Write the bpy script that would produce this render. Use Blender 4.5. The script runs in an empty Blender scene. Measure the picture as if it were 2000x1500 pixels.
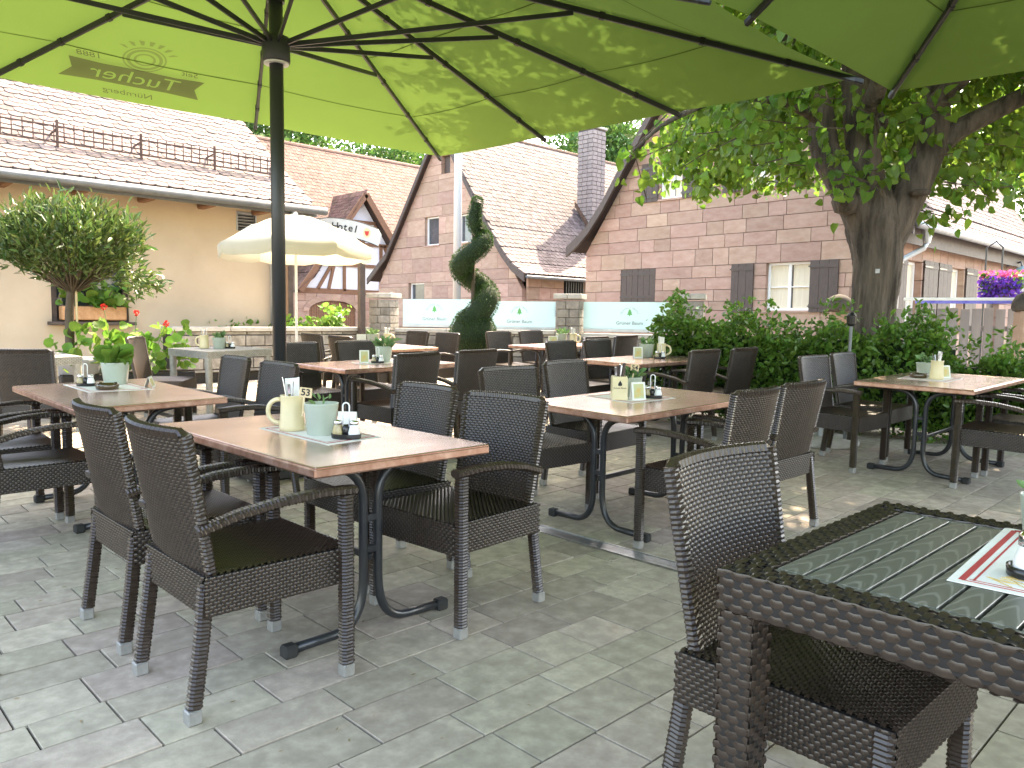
import bpy, math, random
import numpy as np
from mathutils import Matrix, Vector, Quaternion
random.seed(7); rng = np.random.default_rng(7)
R = math.radians; PI = math.pi
scene = bpy.context.scene
COL = scene.collection

# ------------------------------------------------------------------ camera
HEAD, PITCH, ROLL, CAMH = R(45.8), R(4.7), R(0.75), 1.232
fw = Vector((math.cos(HEAD), math.sin(HEAD), 0)); rt = Vector((math.sin(HEAD), -math.cos(HEAD), 0)); up = Vector((0, 0, 1))
cf = fw * math.cos(PITCH) - up * math.sin(PITCH)
cu0 = fw * math.sin(PITCH) + up * math.cos(PITCH)
cr = rt * math.cos(ROLL) + cu0 * math.sin(ROLL); cu = cu0 * math.cos(ROLL) - rt * math.sin(ROLL)
cam_d = bpy.data.cameras.new('camera'); cam = bpy.data.objects.new('camera', cam_d); COL.objects.link(cam)
m = Matrix((( cr.x, cu.x, -cf.x, 0), (cr.y, cu.y, -cf.y, 0), (cr.z, cu.z, -cf.z, CAMH), (0, 0, 0, 1)))
cam.matrix_world = m
cam_d.sensor_width = 36; cam_d.lens = 36 * 1512 / 2000; cam_d.clip_start = .05; cam_d.clip_end = 2000
scene.camera = cam
# ------------------------------------------------------------------ sky, sun, exposure
SUN = Vector((.575, .215, .79)).normalized()
world = bpy.data.worlds.new('World'); scene.world = world; world.use_nodes = True
wn = world.node_tree.nodes; wl = world.node_tree.links
sky = wn.new('ShaderNodeTexSky'); sky.sky_type = 'NISHITA'; sky.sun_disc = False
sky.sun_elevation = math.asin(SUN.z); sky.sun_rotation = math.atan2(SUN.x, SUN.y)
sky.dust_density = 2.5; sky.air_density = 1.0; sky.ozone_density = 1.0
wl.new(sky.outputs[0], wn['Background'].inputs[0]); wn['Background'].inputs[1].default_value = .15
sun_d = bpy.data.lights.new('sun', 'SUN'); sun_d.energy = 2.0; sun_d.angle = R(.55); sun_d.color = (1, .955, .88)
sun = bpy.data.objects.new('sun', sun_d); COL.objects.link(sun)
sun.rotation_euler = SUN.to_track_quat('Z', 'Y').to_euler(); sun.location = (10, 5, 30)
scene.view_settings.view_transform = 'Standard'; scene.view_settings.look = 'None'
scene.view_settings.exposure = 3.45; scene.view_settings.gamma = 1
scene.view_settings.use_white_balance = True; scene.view_settings.white_balance_temperature = 8300; scene.view_settings.white_balance_tint = 12
scene.cycles.max_bounces = 8; scene.cycles.diffuse_bounces = 4; scene.cycles.transmission_bounces = 5; scene.cycles.transparent_max_bounces = 6
scene.cycles.caustics_reflective = False; scene.cycles.caustics_refractive = False
scene.cycles.use_denoising = True; scene.cycles.sample_clamp_indirect = 6

# ------------------------------------------------------------------ helpers
class MB:
    """collects verts and faces"""
    def __init__(s): s.v = []; s.f = []
    def add(s, v, f):
        o = len(s.v); s.v.extend([tuple(p) for p in v]); s.f.extend([tuple(i + o for i in q) for q in f]); return s
    def box(s, c, d, M=None, ch=0.0):
        hx, hy, hz = d[0] / 2, d[1] / 2, d[2] / 2
        c = Vector(c)
        if ch <= 0:
            v = [Vector((x * hx, y * hy, z * hz)) for x in (-1, 1) for y in (-1, 1) for z in (-1, 1)]
            f = [(0, 1, 3, 2), (4, 6, 7, 5), (0, 4, 5, 1), (2, 3, 7, 6), (0, 2, 6, 4), (1, 5, 7, 3)]
        else:
            ch = min(ch, hx * .9, hy * .9, hz * .9)
            v = []; idx = {}
            for x in (-1, 1):
                for y in (-1, 1):
                    for z in (-1, 1):
                        for a in range(3):
                            p = [x * (hx - ch), y * (hy - ch), z * (hz - ch)]
                            p[a] = (x * hx, y * hy, z * hz)[a]
                            idx[(x, y, z, a)] = len(v); v.append(Vector(p))
            f = []
            for a in range(3):
                b, cc = (a + 1) % 3, (a + 2) % 3
                for sg in (-1, 1):
                    q = []
                    for (i, j) in ((-1, -1), (1, -1), (1, 1), (-1, 1)):
                        k = [0, 0, 0]; k[a] = sg; k[b] = i; k[cc] = j; q.append(idx[(*k, a)])
                    f.append(tuple(q if sg > 0 else q[::-1]))
                for i in (-1, 1):          # edges parallel to axis a
                    for j in (-1, 1):
                        k0 = [0, 0, 0]; k1 = [0, 0, 0]
                        k0[a] = -1; k1[a] = 1; k0[b] = k1[b] = i; k0[cc] = k1[cc] = j
                        q = (idx[(*k0, b)], idx[(*k1, b)], idx[(*k1, cc)], idx[(*k0, cc)])
                        f.append(q if i * j > 0 else q[::-1])
            for x in (-1, 1):
                for y in (-1, 1):
                    for z in (-1, 1):
                        q = tuple(idx[(x, y, z, a)] for a in range(3)); f.append(q if x * y * z > 0 else q[::-1])
        if M is not None: v = [M @ p for p in v]
        return s.add([p + c for p in v], f)
    def bar(s, a, b, w, h, ch=0.0, upv=(0, 0, 1)):
        a = Vector(a); b = Vector(b); d = b - a; L = d.length; x = d.normalized()
        u = Vector(upv)
        if abs(x.dot(u)) > .98: u = Vector((1, 0, 0))
        y = u.cross(x).normalized(); z = x.cross(y)
        return s.box((a + b) / 2, (L, w, h), Matrix((x, y, z)).transposed(), ch)
    def tube(s, pts, r, n=8, cap=True):
        pts = [Vector(p) for p in pts]; rs = r if hasattr(r, '__len__') else [r] * len(pts)
        rings = []; prev = None
        for i, p in enumerate(pts):
            t = (pts[min(i + 1, len(pts) - 1)] - pts[max(i - 1, 0)]).normalized()
            if prev is None:
                u = Vector((0, 0, 1)) if abs(t.z) < .9 else Vector((1, 0, 0)); a = u.cross(t).normalized()
            else: a = (prev - t * prev.dot(t)).normalized()
            b = t.cross(a); prev = a
            rings.append([p + (a * math.cos(2 * PI * k / n) + b * math.sin(2 * PI * k / n)) * rs[i] for k in range(n)])
        v = [q for g_ in rings for q in g_]; f = []
        for i in range(len(rings) - 1):
            for k in range(n): f.append((i * n + k, i * n + (k + 1) % n, (i + 1) * n + (k + 1) % n, (i + 1) * n + k))
        if cap: f.append(tuple(range(n))[::-1]); f.append(tuple((len(rings) - 1) * n + k for k in range(n)))
        return s.add(v, f)
    def lathe(s, prof, n=20, c=(0, 0, 0)):
        v = []; f = []
        for (r, z) in prof:
            for k in range(n): v.append((c[0] + r * math.cos(2 * PI * k / n), c[1] + r * math.sin(2 * PI * k / n), c[2] + z))
        for i in range(len(prof) - 1):
            for k in range(n): f.append((i * n + k, i * n + (k + 1) % n, (i + 1) * n + (k + 1) % n, (i + 1) * n + k))
        f.append(tuple(range(n))[::-1]); f.append(tuple((len(prof) - 1) * n + k for k in range(n)))
        return s.add(v, f)
    def prism(s, poly, a, b):
        """poly: list of points (3D), extruded from offset vector a to offset vector b"""
        a = Vector(a); b = Vector(b); n = len(poly)
        v = [Vector(p) + a for p in poly] + [Vector(p) + b for p in poly]
        f = [tuple(range(n)), tuple(range(2 * n - 1, n - 1, -1))]
        f += [(i + n, (i + 1) % n + n, (i + 1) % n, i) for i in range(n)]
        return s.add(v, f)
    def mesh(s, name, smooth=False):
        me = bpy.data.meshes.new(name); me.from_pydata(s.v, [], s.f); me.update()
        if smooth: me.polygons.foreach_set('use_smooth', [True] * len(me.polygons))
        return me
def np_mesh(name, v, f, smooth=False):
    me = bpy.data.meshes.new(name); v = np.asarray(v, np.float32); f = np.asarray(f, np.int32)
    me.vertices.add(len(v)); me.vertices.foreach_set('co', v.ravel())
    k = f.shape[1]; me.loops.add(f.size); me.loops.foreach_set('vertex_index', f.ravel())
    me.polygons.add(len(f)); me.polygons.foreach_set('loop_start', np.arange(0, f.size, k, dtype=np.int32)); me.polygons.foreach_set('loop_total', np.full(len(f), k, np.int32))
    me.update(calc_edges=True); me.validate()
    if smooth: me.polygons.foreach_set('use_smooth', [True] * len(me.polygons))
    return me
def fix(me):
    import bmesh
    bm = bmesh.new(); bm.from_mesh(me); bmesh.ops.recalc_face_normals(bm, faces=bm.faces); bm.to_mesh(me); bm.free(); return me
def obj(name, me, mat=None, parent=None, loc=None, rot=None, smooth=False):
    if isinstance(me, MB): me = me.mesh(name, smooth); fix(me)
    if mat is not None and not me.materials: me.materials.append(mat)
    o = bpy.data.objects.new(name, me); COL.objects.link(o)
    if parent is not None: o.parent = parent
    if loc is not None: o.location = loc
    if rot is not None: o.rotation_euler = rot
    return o
def tag(o, label=None, cat=None, group=None, kind=None):
    if label: o['label'] = label
    if cat: o['category'] = cat
    if group: o['group'] = group
    if kind: o['kind'] = kind
    return o
def thing(name, label, cat, loc=(0, 0, 0), rotz=0, group=None):
    o = bpy.data.objects.new(name, None); COL.objects.link(o); o.location = loc; o.rotation_euler = (0, 0, rotz); o.empty_display_size = .1
    return tag(o, label, cat, group)
def copy_tree(o, parent=None):
    c = o.copy(); COL.objects.link(c); c.parent = parent
    for ch in CH.get(o.name, list(o.children)): copy_tree(ch, c)
    return c
CH = {}
def gz(x, y):                      # the terrace rises gently away from the drain
    return .025 * max(0.0, x * fw.x + y * fw.y - 4.2)
def tilt(x, y):
    if x * fw.x + y * fw.y < 4.2: return Matrix.Identity(3)
    n = Vector((-.025 * fw.x, -.025 * fw.y, 1)).normalized()
    return Vector((0, 0, 1)).rotation_difference(n).to_matrix()
def put(o, x, y, rotz=0, dz=0):
    o.location = (x, y, gz(x, y) + dz); o.rotation_euler = (tilt(x, y) @ Matrix.Rotation(rotz, 3, 'Z')).to_euler(); return o

# ------------------------------------------------------------------ materials
def lin(c):
    return tuple(((x / 255 / 12.92) if x / 255 <= .04045 else ((x / 255 + .055) / 1.055) ** 2.4) for x in c)
def mat(name, c1, c2=None, rough=.6, metal=0., scale=8., bump=0., bscale=60., rnd=0., spec=.5, detail=5., coat=0., stretch=None, trans=0., hue=0., c3=None, bdist=.004):
    m_ = bpy.data.materials.new(name); m_.use_nodes = True
    n = m_.node_tree.nodes; l = m_.node_tree.links; b = n['Principled BSDF']
    b.inputs['Roughness'].default_value = rough; b.inputs['Metallic'].default_value = metal
    b.inputs['Specular IOR Level'].default_value = spec; b.inputs['Coat Weight'].default_value = coat
    tc = n.new('ShaderNodeTexCoord'); vec = tc.outputs['Object']
    if stretch:
        mp = n.new('ShaderNodeMapping'); mp.inputs['Scale'].default_value = stretch; l.new(vec, mp.inputs[0]); vec = mp.outputs[0]
    col = None
    if rnd > 0:
        ge = n.new('ShaderNodeNewGeometry'); oi = n.new('ShaderNodeObjectInfo')
        ad = n.new('ShaderNodeMath'); ad.operation = 'ADD'; l.new(ge.outputs['Random Per Island'], ad.inputs[0]); l.new(oi.outputs['Random'], ad.inputs[1])
        fr = n.new('ShaderNodeMath'); fr.operation = 'FRACT'; l.new(ad.outputs[0], fr.inputs[0]); RN = fr.outputs[0]
    nz = n.new('ShaderNodeTexNoise'); nz.inputs['Scale'].default_value = scale; nz.inputs['Detail'].default_value = detail; nz.inputs['Roughness'].default_value = .62
    l.new(vec, nz.inputs['Vector'])
    if rnd > 0:
        nz.noise_dimensions = '4D'; mw = n.new('ShaderNodeMath'); mw.operation = 'MULTIPLY'; mw.inputs[1].default_value = 37; l.new(RN, mw.inputs[0]); l.new(mw.outputs[0], nz.inputs['W'])
    ramp = n.new('ShaderNodeValToRGB'); l.new(nz.outputs[0], ramp.inputs[0])
    e = ramp.color_ramp.elements; e[0].position = .33; e[1].position = .67
    e[0].color = (*c1, 1); e[1].color = (*(c2 or c1), 1)
    if c3: k = e.new(.5); k.color = (*c3, 1)
    col = ramp.outputs[0]
    if rnd > 0:
        hs = n.new('ShaderNodeHueSaturation'); l.new(col, hs.inputs['Color'])
        mr = n.new('ShaderNodeMapRange'); mr.inputs[3].default_value = 1 - rnd; mr.inputs[4].default_value = 1 + rnd; l.new(RN, mr.inputs[0]); l.new(mr.outputs[0], hs.inputs['Value'])
        if hue:
            m2 = n.new('ShaderNodeMath'); m2.operation = 'MULTIPLY'; m2.inputs[1].default_value = 7.3; l.new(RN, m2.inputs[0])
            m3 = n.new('ShaderNodeMath'); m3.operation = 'FRACT'; l.new(m2.outputs[0], m3.inputs[0])
            m4 = n.new('ShaderNodeMapRange'); m4.inputs[3].default_value = .5 - hue; m4.inputs[4].default_value = .5 + hue; l.new(m3.outputs[0], m4.inputs[0]); l.new(m4.outputs[0], hs.inputs['Hue'])
        col = hs.outputs[0]
    l.new(col, b.inputs['Base Color'])
    if bump > 0:
        n2 = n.new('ShaderNodeTexNoise'); n2.inputs['Scale'].default_value = bscale; n2.inputs['Detail'].default_value = 6; l.new(vec, n2.inputs['Vector'])
        bp = n.new('ShaderNodeBump'); bp.inputs['Strength'].default_value = bump; bp.inputs['Distance'].default_value = bdist; l.new(n2.outputs[0], bp.inputs['Height']); l.new(bp.outputs[0], b.inputs['Normal'])
    if trans > 0:
        tr = n.new('ShaderNodeBsdfTranslucent'); l.new(col, tr.inputs[0]); mx = n.new('ShaderNodeMixShader'); mx.inputs[0].default_value = trans
        l.new(b.outputs[0], mx.inputs[1]); l.new(tr.outputs[0], mx.inputs[2]); l.new(mx.outputs[0], n['Material Output'].inputs[0])
    return m_
M = {}
M['paver'] = mat('paver_concrete', (.31, .262, .205), (.49, .42, .33), .8, spec=.25, scale=15, bump=.4, bscale=160, rnd=.16, c3=(.385, .328, .256), detail=12, hue=.02, bdist=.002)
M['joint'] = mat('joint_sand', (.022, .018, .013), (.045, .037, .028), .95, scale=60, bump=.5)
M['asphalt'] = mat('ground_asphalt', (.12, .115, .105), (.17, .16, .15), .9, scale=4, bump=.3)
M['steel'] = mat('grate_steel', (.42, .43, .43), (.55, .56, .56), .35, 1., scale=30)
M['wicker'] = mat('wicker_strand', (.027, .0175, .0122), (.045, .030, .0215), .28, scale=25, bump=.25, bscale=500, spec=.5, stretch=(1, 1, 1), bdist=.0006)
M['wicker_gap'] = mat('wicker_gap', (.006, .004, .003), (.011, .008, .006), .7, scale=40)
M['wicker_grey'] = mat('wicker_grey', (.26, .25, .22), (.36, .345, .31), .55, scale=25)
M['wicker_grey_gap'] = mat('wicker_grey_gap', (.12, .115, .1), (.16, .15, .14), .7, scale=25)
M['alu'] = mat('foot_aluminium', (.25, .245, .23), (.33, .325, .31), .5, .4, scale=30)
M['iron'] = mat('frame_iron', (.018, .02, .023), (.03, .032, .036), .3, scale=20, spec=.6)
M['rubber'] = mat('rubber', (.012, .012, .012), (.02, .02, .02), .7)
M['copper'] = mat('copper_sheet', (.47, .285, .225), (.74, .545, .46), .23, .85, scale=3.2, rnd=.06, c3=(.61, .41, .335), bump=.05, bscale=5, bdist=.01)
M['copper_edge'] = mat('copper_edge', (.38, .18, .12), (.66, .42, .33), .36, .7, scale=14, c3=(.52, .29, .21))
M['slat'] = None
M['ceramic'] = mat('stoneware', (.70, .58, .34), (.75, .63, .40), .28, scale=10)
M['mint'] = mat('mint_glaze', (.40, .45, .37), (.45, .50, .42), .3, scale=8)
M['paper'] = mat('paper', (.76, .73, .66), (.82, .80, .74), .85, scale=20)
M['redprint'] = mat('print_red', (.45, .03, .03), (.52, .06, .05), .8)
M['goldprint'] = mat('print_gold', (.55, .38, .12), (.6, .42, .16), .7)
M['blackprint'] = mat('print_black', (.015, .015, .016), None, .7)
M['greyprint'] = mat('print_grey', (.20, .23, .25), None, .7)
M['greenprint'] = mat('print_green', (.10, .40, .12), None, .7)
M['cardprint'] = mat('print_card', (.62, .42, .12), (.45, .55, .35), .6, scale=22)
M['salt'] = mat('salt', (.78, .77, .74), None, .5); M['pepper'] = mat('pepper_glass', (.50, .40, .20), (.30, .23, .12), .25, scale=40)
M['chrome'] = mat('chrome', (.75, .75, .76), None, .14, 1.)
M['blackplastic'] = mat('black_plastic', (.012, .012, .012), None, .25)
M['ashtray'] = mat('brown_glass', (.045, .026, .008), (.08, .05, .02), .08, spec=.8)
M['woodtag'] = mat('pale_wood', (.62, .46, .26), (.70, .55, .33), .6, scale=30, stretch=(1, 8, 1))
M['soil'] = mat('soil', (.03, .02, .013), (.05, .035, .022), .95)
M['pole'] = mat('pole_charcoal', (.028, .03, .032), (.036, .038, .04), .38, .2, scale=4)
M['rib'] = mat('rib_charcoal', (.03, .031, .032), (.04, .041, .042), .42, .2, scale=4)
M['clip'] = mat('clip_black', (.015, .015, .015), None, .5)
M['plaster'] = mat('cream_plaster', (.47, .36, .25), (.54, .425, .305), .92, scale=1.2, bump=.45, bscale=90, detail=8, bdist=.006)
M['whiteplaster'] = mat('white_plaster', (.74, .75, .78), (.80, .81, .83), .9, scale=2, bump=.2)
M['sand'] = mat('pink_sandstone', (.335, .20, .145), (.43, .29, .222), .9, scale=3.2, bump=.5, bscale=40, rnd=.15, c3=(.38, .245, .184), hue=.009, stretch=(1, 1, 2.5), detail=8)
M['mortar'] = mat('mortar', (.29, .20, .155), (.35, .255, .20), .95, scale=9)
M['tile'] = mat('roof_tile', (.09, .046, .034), (.175, .102, .082), .8, spec=.25, scale=6, bump=.3, bscale=40, rnd=.28, c3=(.13, .07, .054), hue=.015)
M['tile_grey'] = mat('roof_tile_weathered', (.078, .060, .055), (.19, .152, .142), .8, scale=5, spec=.25, bump=.35, bscale=40, rnd=.24, c3=(.13, .10, .092), hue=.012)
M['tilebed'] = mat('roof_bed', (.05, .03, .025), None, .95)
M['timber'] = mat('brown_timber', (.16, .075, .04), (.24, .12, .065), .8, scale=6, stretch=(1, 1, 6))
M['darkwood'] = mat('dark_stained_wood', (.050, .034, .028), (.085, .06, .048), .6, scale=9, stretch=(1, 6, 1), bump=.2)
M['greywood'] = mat('grey_painted_board', (.22, .20, .195), (.30, .275, .265), .75, scale=8, stretch=(1, 1, .2), rnd=.08)
M['zinc'] = mat('zinc', (.40, .42, .43), (.52, .54, .55), .45, .8, scale=6)
M['gutter'] = mat('gutter_grey', (.13, .14, .145), (.18, .19, .195), .5, .4, scale=6)
M['rust'] = mat('snow_guard_rust', (.07, .034, .025), (.12, .066, .05), .8, scale=20)
M['white'] = mat('white_paint', (.78, .78, .76), (.82, .82, .80), .45)
M['pane'] = mat('window_glass', (.05, .06, .065), (.08, .09, .1), .06, spec=.9)
M['curtain'] = mat('cream_curtain', (.62, .54, .40), (.72, .65, .5), .9, scale=5, stretch=(1, 14, .4))
M['wallstone'] = mat('grey_wall_stone', (.16, .145, .12), (.34, .31, .27), .9, scale=7, bump=.8, bscale=30, rnd=.18, c3=(.24, .22, .19), bdist=.012, hue=.01)
M['postcap'] = mat('weathered_cap', (.055, .047, .04), (.10, .088, .075), .95, scale=9, bump=.5, spec=.2)
M['capstone'] = mat('cap_stone', (.36, .34, .30), (.46, .44, .39), .85, scale=8, bump=.3)
M['chimney'] = mat('chimney_brick', (.25, .205, .19), (.33, .28, .26), .9, scale=20, rnd=.12)
M['cream'] = mat('cream_fabric', (.52, .495, .385), (.56, .535, .425), .85, trans=.30, scale=3)
M['banner'] = mat('sign_white', (.48, .50, .49), (.54, .56, .55), .6)
M['concrete'] = mat('grey_pot', (.34, .34, .36), (.42, .42, .44), .8, scale=6)
M['blackpot'] = mat('black_planter', (.02, .02, .022), (.035, .035, .037), .6)
M['terracotta'] = mat('basket_terracotta', (.40, .20, .09), (.55, .30, .15), .8, scale=18)
M['bluewhite'] = mat('blue_banding', (.12, .12, .62), (.25, .25, .75), .6, scale=8)
M['bark'] = mat('linden_bark', (.035, .025, .016), (.14, .105, .075), .9, scale=9, bump=1., bscale=16, stretch=(1, 1, .16), c3=(.09, .068, .05), bdist=.05)
M['twig'] = mat('twig', (.08, .055, .035), (.12, .09, .06), .9)
def leafmat(name, a, b, trans=.4, rough=.45, rnd=.3, hue=.02): return mat(name, a, b, rough, trans=trans, rnd=rnd, hue=hue, scale=4, spec=.45)
M['linden'] = leafmat('linden_leaf', (.10, .20, .025), (.16, .28, .04), .55)
M['hedge'] = leafmat('hedge_leaf', (.075, .165, .025), (.13, .25, .045), .42, .3)
M['yew'] = leafmat('yew_needle', (.03, .075, .018), (.055, .115, .025), .2, .6)
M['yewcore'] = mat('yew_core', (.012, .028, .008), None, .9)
M['olea'] = leafmat('oleander_leaf', (.06, .115, .03), (.11, .16, .04), .3, .35, .35, .035)
M['gera'] = leafmat('geranium_leaf', (.10, .22, .03), (.17, .31, .05), .45, .6)
M['succ'] = leafmat('succulent_leaf', (.10, .20, .07), (.16, .28, .11), .2, .5)
M['fartree'] = leafmat('far_tree_leaf', (.05, .12, .025), (.09, .18, .04), .4, .6)
M['redflower'] = leafmat('red_petal', (.62, .02, .02), (.72, .05, .03), .3, .6, .15, .005)
M['purple'] = leafmat('purple_petal', (.11, .03, .36), (.18, .06, .48), .3, .6, .25, .02)
M['pink'] = leafmat('pink_petal', (.60, .07, .22), (.72, .16, .32), .3, .6, .2, .02)
M['flag'] = mat('flagpole_white', (.46, .47, .48), None, .35)
def fabric(name, c, tr):
    m_ = bpy.data.materials.new(name); m_.use_nodes = True; n = m_.node_tree.nodes; l = m_.node_tree.links
    b = n['Principled BSDF']; b.inputs['Roughness'].default_value = .85; b.inputs['Specular IOR Level'].default_value = .15
    tc = n.new('ShaderNodeTexCoord'); nz = n.new('ShaderNodeTexNoise'); nz.inputs['Scale'].default_value = .9; nz.inputs['Detail'].default_value = 4; l.new(tc.outputs['Object'], nz.inputs[0])
    w = n.new('ShaderNodeTexNoise'); w.inputs['Scale'].default_value = 140; w.inputs['Detail'].default_value = 2; l.new(tc.outputs['Object'], w.inputs[0])
    ad = n.new('ShaderNodeMath'); ad.operation = 'MULTIPLY_ADD'; l.new(w.outputs[0], ad.inputs[0]); ad.inputs[1].default_value = .35; l.new(nz.outputs[0], ad.inputs[2])
    rp = n.new('ShaderNodeValToRGB'); rp.color_ramp.elements[0].position = .45; rp.color_ramp.elements[1].position = .95
    rp.color_ramp.elements[0].color = (*[x * .93 for x in c], 1); rp.color_ramp.elements[1].color = (*[x * 1.05 for x in c], 1); l.new(ad.outputs[0], rp.inputs[0])
    l.new(rp.outputs[0], b.inputs['Base Color'])
    t = n.new('ShaderNodeBsdfTranslucent'); l.new(rp.outputs[0], t.inputs[0]); mx = n.new('ShaderNodeMixShader'); mx.inputs[0].default_value = tr
    l.new(b.outputs[0], mx.inputs[1]); l.new(t.outputs[0], mx.inputs[2]); l.new(mx.outputs[0], n['Material Output'].inputs[0])
    return m_
M['lime'] = fabric('lime_canopy', (.215, .36, .075), .085)
M['limeprint_old'] = fabric('canopy_print', (.135, .185, .04), .27)
M['limeseam'] = fabric('canopy_seam', (.09, .15, .02), .2)
def ink(name, c):
    m_ = bpy.data.materials.new(name); m_.use_nodes = True; n = m_.node_tree.nodes; l = m_.node_tree.links
    for x in list(n):
        if x.type == 'BSDF_PRINCIPLED': n.remove(x)
    t = n.new('ShaderNodeBsdfTransparent'); nz = n.new('ShaderNodeTexNoise'); nz.inputs['Scale'].default_value = 3; rp_ = n.new('ShaderNodeValToRGB'); rp_.color_ramp.elements[0].color = (*[x * .95 for x in c], 1); rp_.color_ramp.elements[1].color = (*[min(1, x * 1.05) for x in c], 1)
    l.new(nz.outputs[0], rp_.inputs[0]); l.new(rp_.outputs[0], t.inputs[0]); l.new(t.outputs[0], n['Material Output'].inputs[0]); return m_
M['limeprint'] = ink('canopy_print_ink', (.74, .66, .80)); M['limeprint2'] = ink('canopy_print_ink_light', (.86, .80, .9))
M['glass'] = mat('frosted_glass', (.46, .61, .65), (.50, .64, .68), .12, trans=.42, spec=.6, scale=1)
def slatmat():
    m_ = bpy.data.materials.new('slat_composite'); m_.use_nodes = True; n = m_.node_tree.nodes; l = m_.node_tree.links
    b = n['Principled BSDF']; b.inputs['Roughness'].default_value = .36; b.inputs['Specular IOR Level'].default_value = .5
    tc = n.new('ShaderNodeTexCoord'); oi = n.new('ShaderNodeObjectInfo')
    cmb = n.new('ShaderNodeVectorMath'); cmb.operation = 'ADD'; mr = n.new('ShaderNodeMath'); mr.operation = 'MULTIPLY'; mr.inputs[1].default_value = 11; l.new(oi.outputs['Random'], mr.inputs[0])
    l.new(tc.outputs['Object'], cmb.inputs[0]); l.new(mr.outputs[0], cmb.inputs[1])
    # flame grain: parabolic bands along the board
    sx = n.new('ShaderNodeSeparateXYZ'); l.new(tc.outputs['Object'], sx.inputs[0])
    y2 = n.new('ShaderNodeMath'); y2.operation = 'POWER'; ab = n.new('ShaderNodeMath'); ab.operation = 'ABSOLUTE'; l.new(sx.outputs[1], ab.inputs[0]); l.new(ab.outputs[0], y2.inputs[0]); y2.inputs[1].default_value = 1.5
    y3 = n.new('ShaderNodeMath'); y3.operation = 'MULTIPLY'; l.new(y2.outputs[0], y3.inputs[0]); y3.inputs[1].default_value = 22.
    nz = n.new('ShaderNodeTexNoise'); nz.inputs['Scale'].default_value = 14; nz.inputs['Detail'].default_value = 3; mp = n.new('ShaderNodeMapping'); mp.inputs['Scale'].default_value = (.5, 1, 1); l.new(cmb.outputs[0], mp.inputs[0]); l.new(mp.outputs[0], nz.inputs[0])
    a1 = n.new('ShaderNodeMath'); a1.operation = 'ADD'; l.new(sx.outputs[0], a1.inputs[0]); l.new(y3.outputs[0], a1.inputs[1])
    a2 = n.new('ShaderNodeMath'); a2.operation = 'MULTIPLY_ADD'; l.new(nz.outputs[0], a2.inputs[0]); a2.inputs[1].default_value = .10; l.new(a1.outputs[0], a2.inputs[2])
    a3 = n.new('ShaderNodeMath'); a3.operation = 'MULTIPLY_ADD'; l.new(oi.outputs['Random'], a3.inputs[0]); a3.inputs[1].default_value = .7; l.new(a2.outputs[0], a3.inputs[2])
    sn = n.new('ShaderNodeMath'); sn.operation = 'SINE'; a4 = n.new('ShaderNodeMath'); a4.operation = 'MULTIPLY'; a4.inputs[1].default_value = 78; l.new(a3.outputs[0], a4.inputs[0]); l.new(a4.outputs[0], sn.inputs[0])
    rp = n.new('ShaderNodeValToRGB'); e = rp.color_ramp.elements; e[0].position = .80; e[0].color = (.11, .108, .084, 1); e[1].position = .97; e[1].color = (.19, .186, .15, 1)
    mrr = n.new('ShaderNodeMapRange'); mrr.inputs[1].default_value = -1; l.new(sn.outputs[0], mrr.inputs[0]); l.new(mrr.outputs[0], rp.inputs[0]); l.new(rp.outputs[0], b.inputs['Base Color'])
    bp = n.new('ShaderNodeBump'); bp.inputs['Strength'].default_value = .25; bp.inputs['Distance'].default_value = .001; l.new(mrr.outputs[0], bp.inputs['Height']); l.new(bp.outputs[0], b.inputs['Normal'])
    return m_
M['slat'] = slatmat()

# ------------------------------------------------------------------ text
def text_mesh(s, size=.1, shear=0., extrude=.0008, bold=0.):
    c = bpy.data.curves.new('t', 'FONT'); c.body = s; c.size = size; c.align_x = 'CENTER'; c.align_y = 'CENTER'; c.extrude = extrude; c.shear = shear; c.offset = bold; c.resolution_u = 3
    o = bpy.data.objects.new('t', c); COL.objects.link(o); dg = bpy.context.evaluated_depsgraph_get(); dg.update()
    me = bpy.data.meshes.new_from_object(o.evaluated_get(dg)); bpy.data.objects.remove(o); bpy.data.curves.remove(c); return me
def mat3(x, y, z): return Matrix((Vector(x).normalized(), Vector(y).normalized(), Vector(z).normalized())).transposed()

# ------------------------------------------------------------------ leaves
def leaf_proto(kind):
    if kind == 'heart': p = [(0, 0), (.34, -.02), (.5, .28), (.36, .62), (0, 1.05), (-.36, .62), (-.5, .28), (-.34, -.02)]
    elif kind == 'long': p = [(0, 0), (.13, .3), (.12, .65), (0, 1), (-.12, .65), (-.13, .3)]
    elif kind == 'oval': p = [(0, 0), (.25, .3), (.22, .7), (0, 1), (-.22, .7), (-.25, .3)]
    elif kind == 'round': p = [(0, 0), (.45, .1), (.55, .5), (.3, .9), (0, 1), (-.3, .9), (-.55, .5), (-.45, .1)]
    else: p = [(0, 0), (.12, .5), (0, 1), (-.12, .5)]
    n = len(p); h = n // 2
    v = [(x, y, abs(x) * .35 - .12 * y * y) for x, y in p]
    f = []
    right = list(range(0, h + 1)); left = [0] + list(range(n - 1, h - 1, -1))
    for k in range(1, len(right) - 1): f.append((0, right[k], right[k + 1]))
    for k in range(1, len(left) - 1): f.append((0, left[k + 1], left[k]))
    return np.array(v), np.array(f)
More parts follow.
